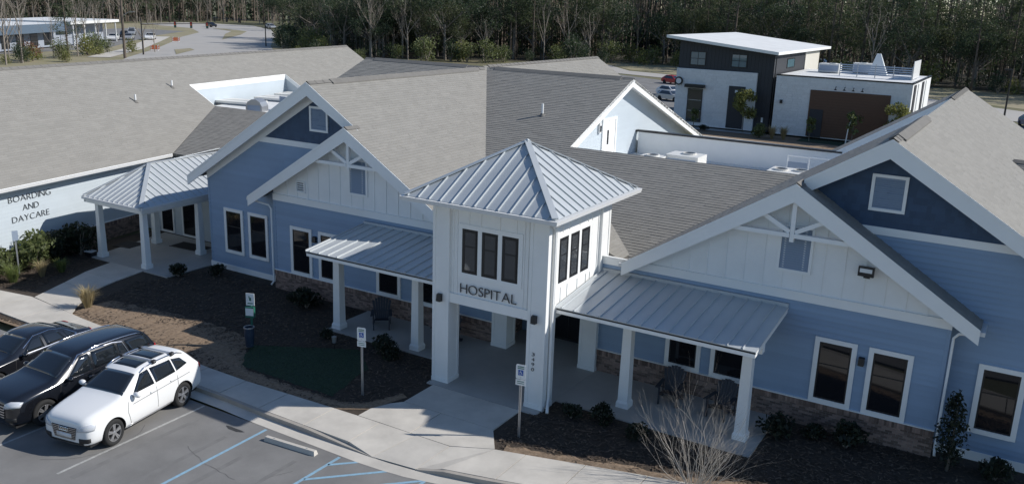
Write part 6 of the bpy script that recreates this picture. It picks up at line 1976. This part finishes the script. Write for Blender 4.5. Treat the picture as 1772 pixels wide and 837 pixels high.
for off, step in ((-5, 4.2), (0, 5.2), (4, 4.6), (9, 4.6), (15, 5.0), (22, 5.5), (30, 6.5)):
    d = rg.random() * 3
    while d < TOT:
        q = along(d)
        if q is None: break
        x, y, nx, ny = q
        o_ = off + rg.uniform(-2.5, 2.5)
        X_, Y_ = x + nx * o_ + rg.uniform(-2, 2), y + ny * o_ + rg.uniform(-2, 2)
        f = d / TOT
        r_ = rg.random()
        if off < 0 and f > .62: d += 8
        if off < 0: kind = 'thicket_bush'
        elif f < .40:   # left and middle: evergreens with bare trees
            kind = ('thicket_bush' if r_ < .48 else 'bare_tree' if r_ < .70 else 'evergreen_tree') if off == 0 else ('evergreen_tree' if r_ < .62 else 'bare_tree' if r_ < .84 else 'pine_tree')
        else:
            kind = ('thicket_bush' if r_ < .55 else 'bare_tree' if r_ < .70 else 'evergreen_tree' if r_ < .85 else 'pine_tree') if off == 0 else ('evergreen_tree' if r_ < .30 else 'bare_tree' if r_ < .44 else 'pine_tree')
        plant(kind, X_, Y_, rg.randrange(60), rg.uniform(.6, 1.7) if kind == 'thicket_bush' else rg.uniform(.72, 1.2), rg.random() * 6.28, deep=off > 6)
        d += step * rg.uniform(.75, 1.25)
    row += 1
# deep wood behind: one mass, over its own dark litter
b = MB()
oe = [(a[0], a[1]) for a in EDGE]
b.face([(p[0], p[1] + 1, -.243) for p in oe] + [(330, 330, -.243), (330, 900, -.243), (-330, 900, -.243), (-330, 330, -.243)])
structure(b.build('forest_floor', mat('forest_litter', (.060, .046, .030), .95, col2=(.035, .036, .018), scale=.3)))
rg = random.Random(5); tw, lw = MB(), MB()
for k in range(3300):
    q = along(rg.random() * TOT)
    o_ = rg.uniform(30, 150) if k % 3 else rg.uniform(90, 150)
    x, y = q[0] + q[2] * o_, q[1] + q[3] * o_
    tw.tube([(x, y, -.3), (x + rg.uniform(-.5, .5), y, rg.uniform(16, 24))], [.22, .10], 3, cap=False)
    for j in range(4):
        leaf_cloud(lw, (x + rg.uniform(-2, 2), y + rg.uniform(-2, 2), rg.choice((rg.uniform(.5, 6), rg.uniform(6, 20)))), (2.4, 2.4, 1.6), 16, .45, rg, .0)
o = tw.build('far_woodland', [M_bark]); tag(o, 'mass of distant pine trunks filling the wood behind the front trees', 'woodland', kind='stuff')
o = lw.build('far_foliage', [M_leafd]); tag(o, 'mass of dark foliage deep inside the wood behind the front trees', 'woodland', kind='stuff')
# far tree line beyond the road
rg = random.Random(9)
LL = [(-300, 120), (-296, 160), (-293, 195), (-300, 240), (-285, 262), (-240, 250), (-205, 215)]
for off, step in ((0, 6.0), (7, 6.5), (15, 8)):
    for a, c_ in zip(LL, LL[1:]):
        L = math.dist(a, c_); n_ = int(L / step)
        nx, ny = -(c_[1] - a[1]) / L, (c_[0] - a[0]) / L
        for k in range(n_):
            u = (k + rg.uniform(-.3, .3)) / n_
            r_ = rg.random()
            kind = 'bare_tree' if r_ < .5 else 'pine_tree' if r_ < .85 else 'evergreen_tree'
            lab = {'bare_tree': 'leafless grey tree in the hazy line beyond the far road', 'pine_tree': 'pine tree in the hazy line beyond the far road', 'evergreen_tree': 'dark evergreen in the hazy line beyond the far road'}[kind]
            sg = 1
            plant(kind, a[0] + (c_[0] - a[0]) * u + nx * off * sg, a[1] + (c_[1] - a[1]) * u + ny * off * sg, rg.randrange(12), rg.uniform(.9, 1.25), rg.random() * 6.28, lab, 'trees beyond the far road')
tw, lw = MB(), MB()
for k in range(900):
    x, y = rg.uniform(-360, -308), rg.uniform(100, 330)
    tw.tube([(x, y, -.3), (x, y, rg.uniform(15, 24))], [.25, .12], 3, cap=False)
    for j in range(3): leaf_cloud(lw, (x + rg.uniform(-2, 2), y + rg.uniform(-3, 3), rg.uniform(1, 22)), (2.6, 2.6, 2.0), 9, .8, rg, .0)
o = tw.build('far_woodland', [M_bark]); tag(o, 'mass of tree trunks closing the view beyond the far road', 'woodland', kind='stuff')
o = lw.build('far_foliage', [M_leafd]); tag(o, 'mass of dark foliage closing the view beyond the far road', 'woodland', kind='stuff')
# single trees on the left and round the modern building
plant('pine_tree', -143, 80, 2, .78, 1.0, 'pine tree standing between the store building and the road at the far left')
plant('bare_tree', -132.5, 62, 0, .95, .3, 'leafless tree at the extreme left frame edge before the store building')
plant('bare_tree', -134.5, 66, 1, .75, 2.3, 'slim leafless tree second from the left frame edge before the store building')
plant('bare_tree', -145, 98, 2, .75, 2.0, 'leafless tree just right of the utility pole')
plant('bare_tree', -148, 103, 0, .6, 4.0, 'leafless tree beside the left traffic signal')
rus = bushy(410, M_leafr, 2.2, 3.4, 500)
for k, (x, y, sc, ms_, lab) in enumerate(((-138, 70, 1.1, rus, 'russet leaved bush before the store building, left of the pine'), (-146, 86, 1.3, BUSH[0], 'pale green bush right of the lone pine at the far left'), (-150, 90, 1.25, BUSH[1], 'green bush between the lone pine and the utility pole'),
                                      (-141, 77, 1.0, BUSH[1], 'low green bush at the foot of the lone pine'), (-135, 66, .9, BUSH[2], 'dark bush near the left frame edge behind the boarding roof'), (-133, 73, .7, BUSH[0], 'low yellow bush just above the boarding roof ridge at the left'))):
    plant('thicket_bush', x, y, 0, sc, k * 1.1, lab, ms_=ms_)
for k in range(16):
    u = k / 15
    x, y = -134 - 16 * u + 3 * math.sin(k * 2.1), 60 + 36 * u + 3 * math.cos(k * 1.7)
    if k % 3 == 1: plant('bare_tree', x - 6, y + 4, k, .55 + .1 * (k % 4), k, 'leafless sapling number in the scrub before the store building'.replace('number ', ''), 'saplings in the scrub at the far left')
    else: plant('thicket_bush', x, y, 0, .55 + .12 * (k % 4), k * 1.3, ('pale', 'russet', 'green')[k % 3] + ' scrub bush before the store building', 'scrub bushes at the far left', ms_=(BUSH[0], rus, BUSH[1])[k % 3])
def young(seed, h, m, n, r_):
    rg_ = random.Random(seed); tr_, cr_ = MB(), MB()
    tr_.tube([(0, 0, -.1), (.03, 0, h * .5), (0, .03, h * .95)], [.05, .035, .01], 5, cap=False)
    for k in range(14):
        z = h * rg_.uniform(.35, .9); a = rg_.random() * 6.28; R_ = r_ * rg_.uniform(.5, 1) * (1.1 - abs(z / h - .6))
        e = Vector((math.cos(a) * R_, math.sin(a) * R_, z + .3)); tr_.tube([(0, 0, z), e], [.02, .006], 3, cap=False)
        leaf_cloud(cr_, e * .8 + Vector((0, 0, z * .2)), (r_ * .46, r_ * .46, h * .11), n // 14, .13, rg_, .0)
    return tr_.mesh('trunk', M_barkg, True), cr_.mesh('crown', m)
Y1, Y2 = young(500, 4.8, M_leafy, 2000, 1.35), young(501, 2.3, M_leafm, 380, .55)
def yt(ms_, x, y, sc, lab):
    t0 = thing('young_tree', lab, 'tree', (x, y, -.17), x, 'young trees round the modern building'); place(ms_[0], 'trunk', t0); place(ms_[1], 'crown', t0); t0.scale = (sc, sc, sc)
yt(Y1, -10.7, 70.6, 1.0, 'slender young tree with a leafy crown before the dark door of the modern building')
yt(Y2, -16.0, 70.2, .9, 'tiny sapling beside the tall left window of the modern building')
yt(Y2, -3.5, 69.6, 1.0, 'small sapling left of the timber panel of the modern building')
yt(Y2, .6, 69.5, 1.35, 'staked sapling in front of the timber panel')
yt(Y1, 4.3, 70.5, .95, 'rounded young tree at the right end of the white brick wall')
yt(Y1, -24, 90, 1.1, 'young tree by the parked cars left of the modern building')
t = thing('tree_stake', 'pale leaning stake beside the sapling before the timber panel', 'stake', (.1, 69.3, -.17)); b = MB(); b.tube([(0, 0, -.1), (.12, 0, 1.8), (.45, 0, 3.1)], [.07, .06, .04], 6); b.build('stake', M_sign, t)
gb = grass_mesh(500, 1.5, .8, M_grass, 8)
for (x, y, lab) in ((-7.0, 68.6, 'straw coloured grass clump before the white brick wall of the modern building'), (-5.9, 68.9, 'second straw coloured grass clump, right of the first one')):
    t = thing('grass_clump', lab, 'ornamental grass', (x, y, -.17), 0, 'grass clumps by the modern building'); place(gb, 'blades', t)
put_shrub('bush', 'bush', bush[1], None, (-8.2, 68.3, -.17), .5, 'green bush left of the grass clumps before the modern building', None, 1.1)
put_shrub('bush', 'bush', low[0], None, (-14.5, 69.0, -.17), .5, 'low shrub in the bed before the tall left window of the modern building', None, 1.3)
t = thing('street_pole', 'dark lamp post beside the access road at the far right', 'lamp post', (12.1, 112.3, -.2)); b = MB(); b.tube([(0, 0, -.2), (0, 0, 6.2)], [.13, .08], 8); b.build('post', M_black, t)
b = MB(); b.box(-.9, .1, -.15, .15, 6.15, 6.32); b.build('lamp_head', M_black, t)
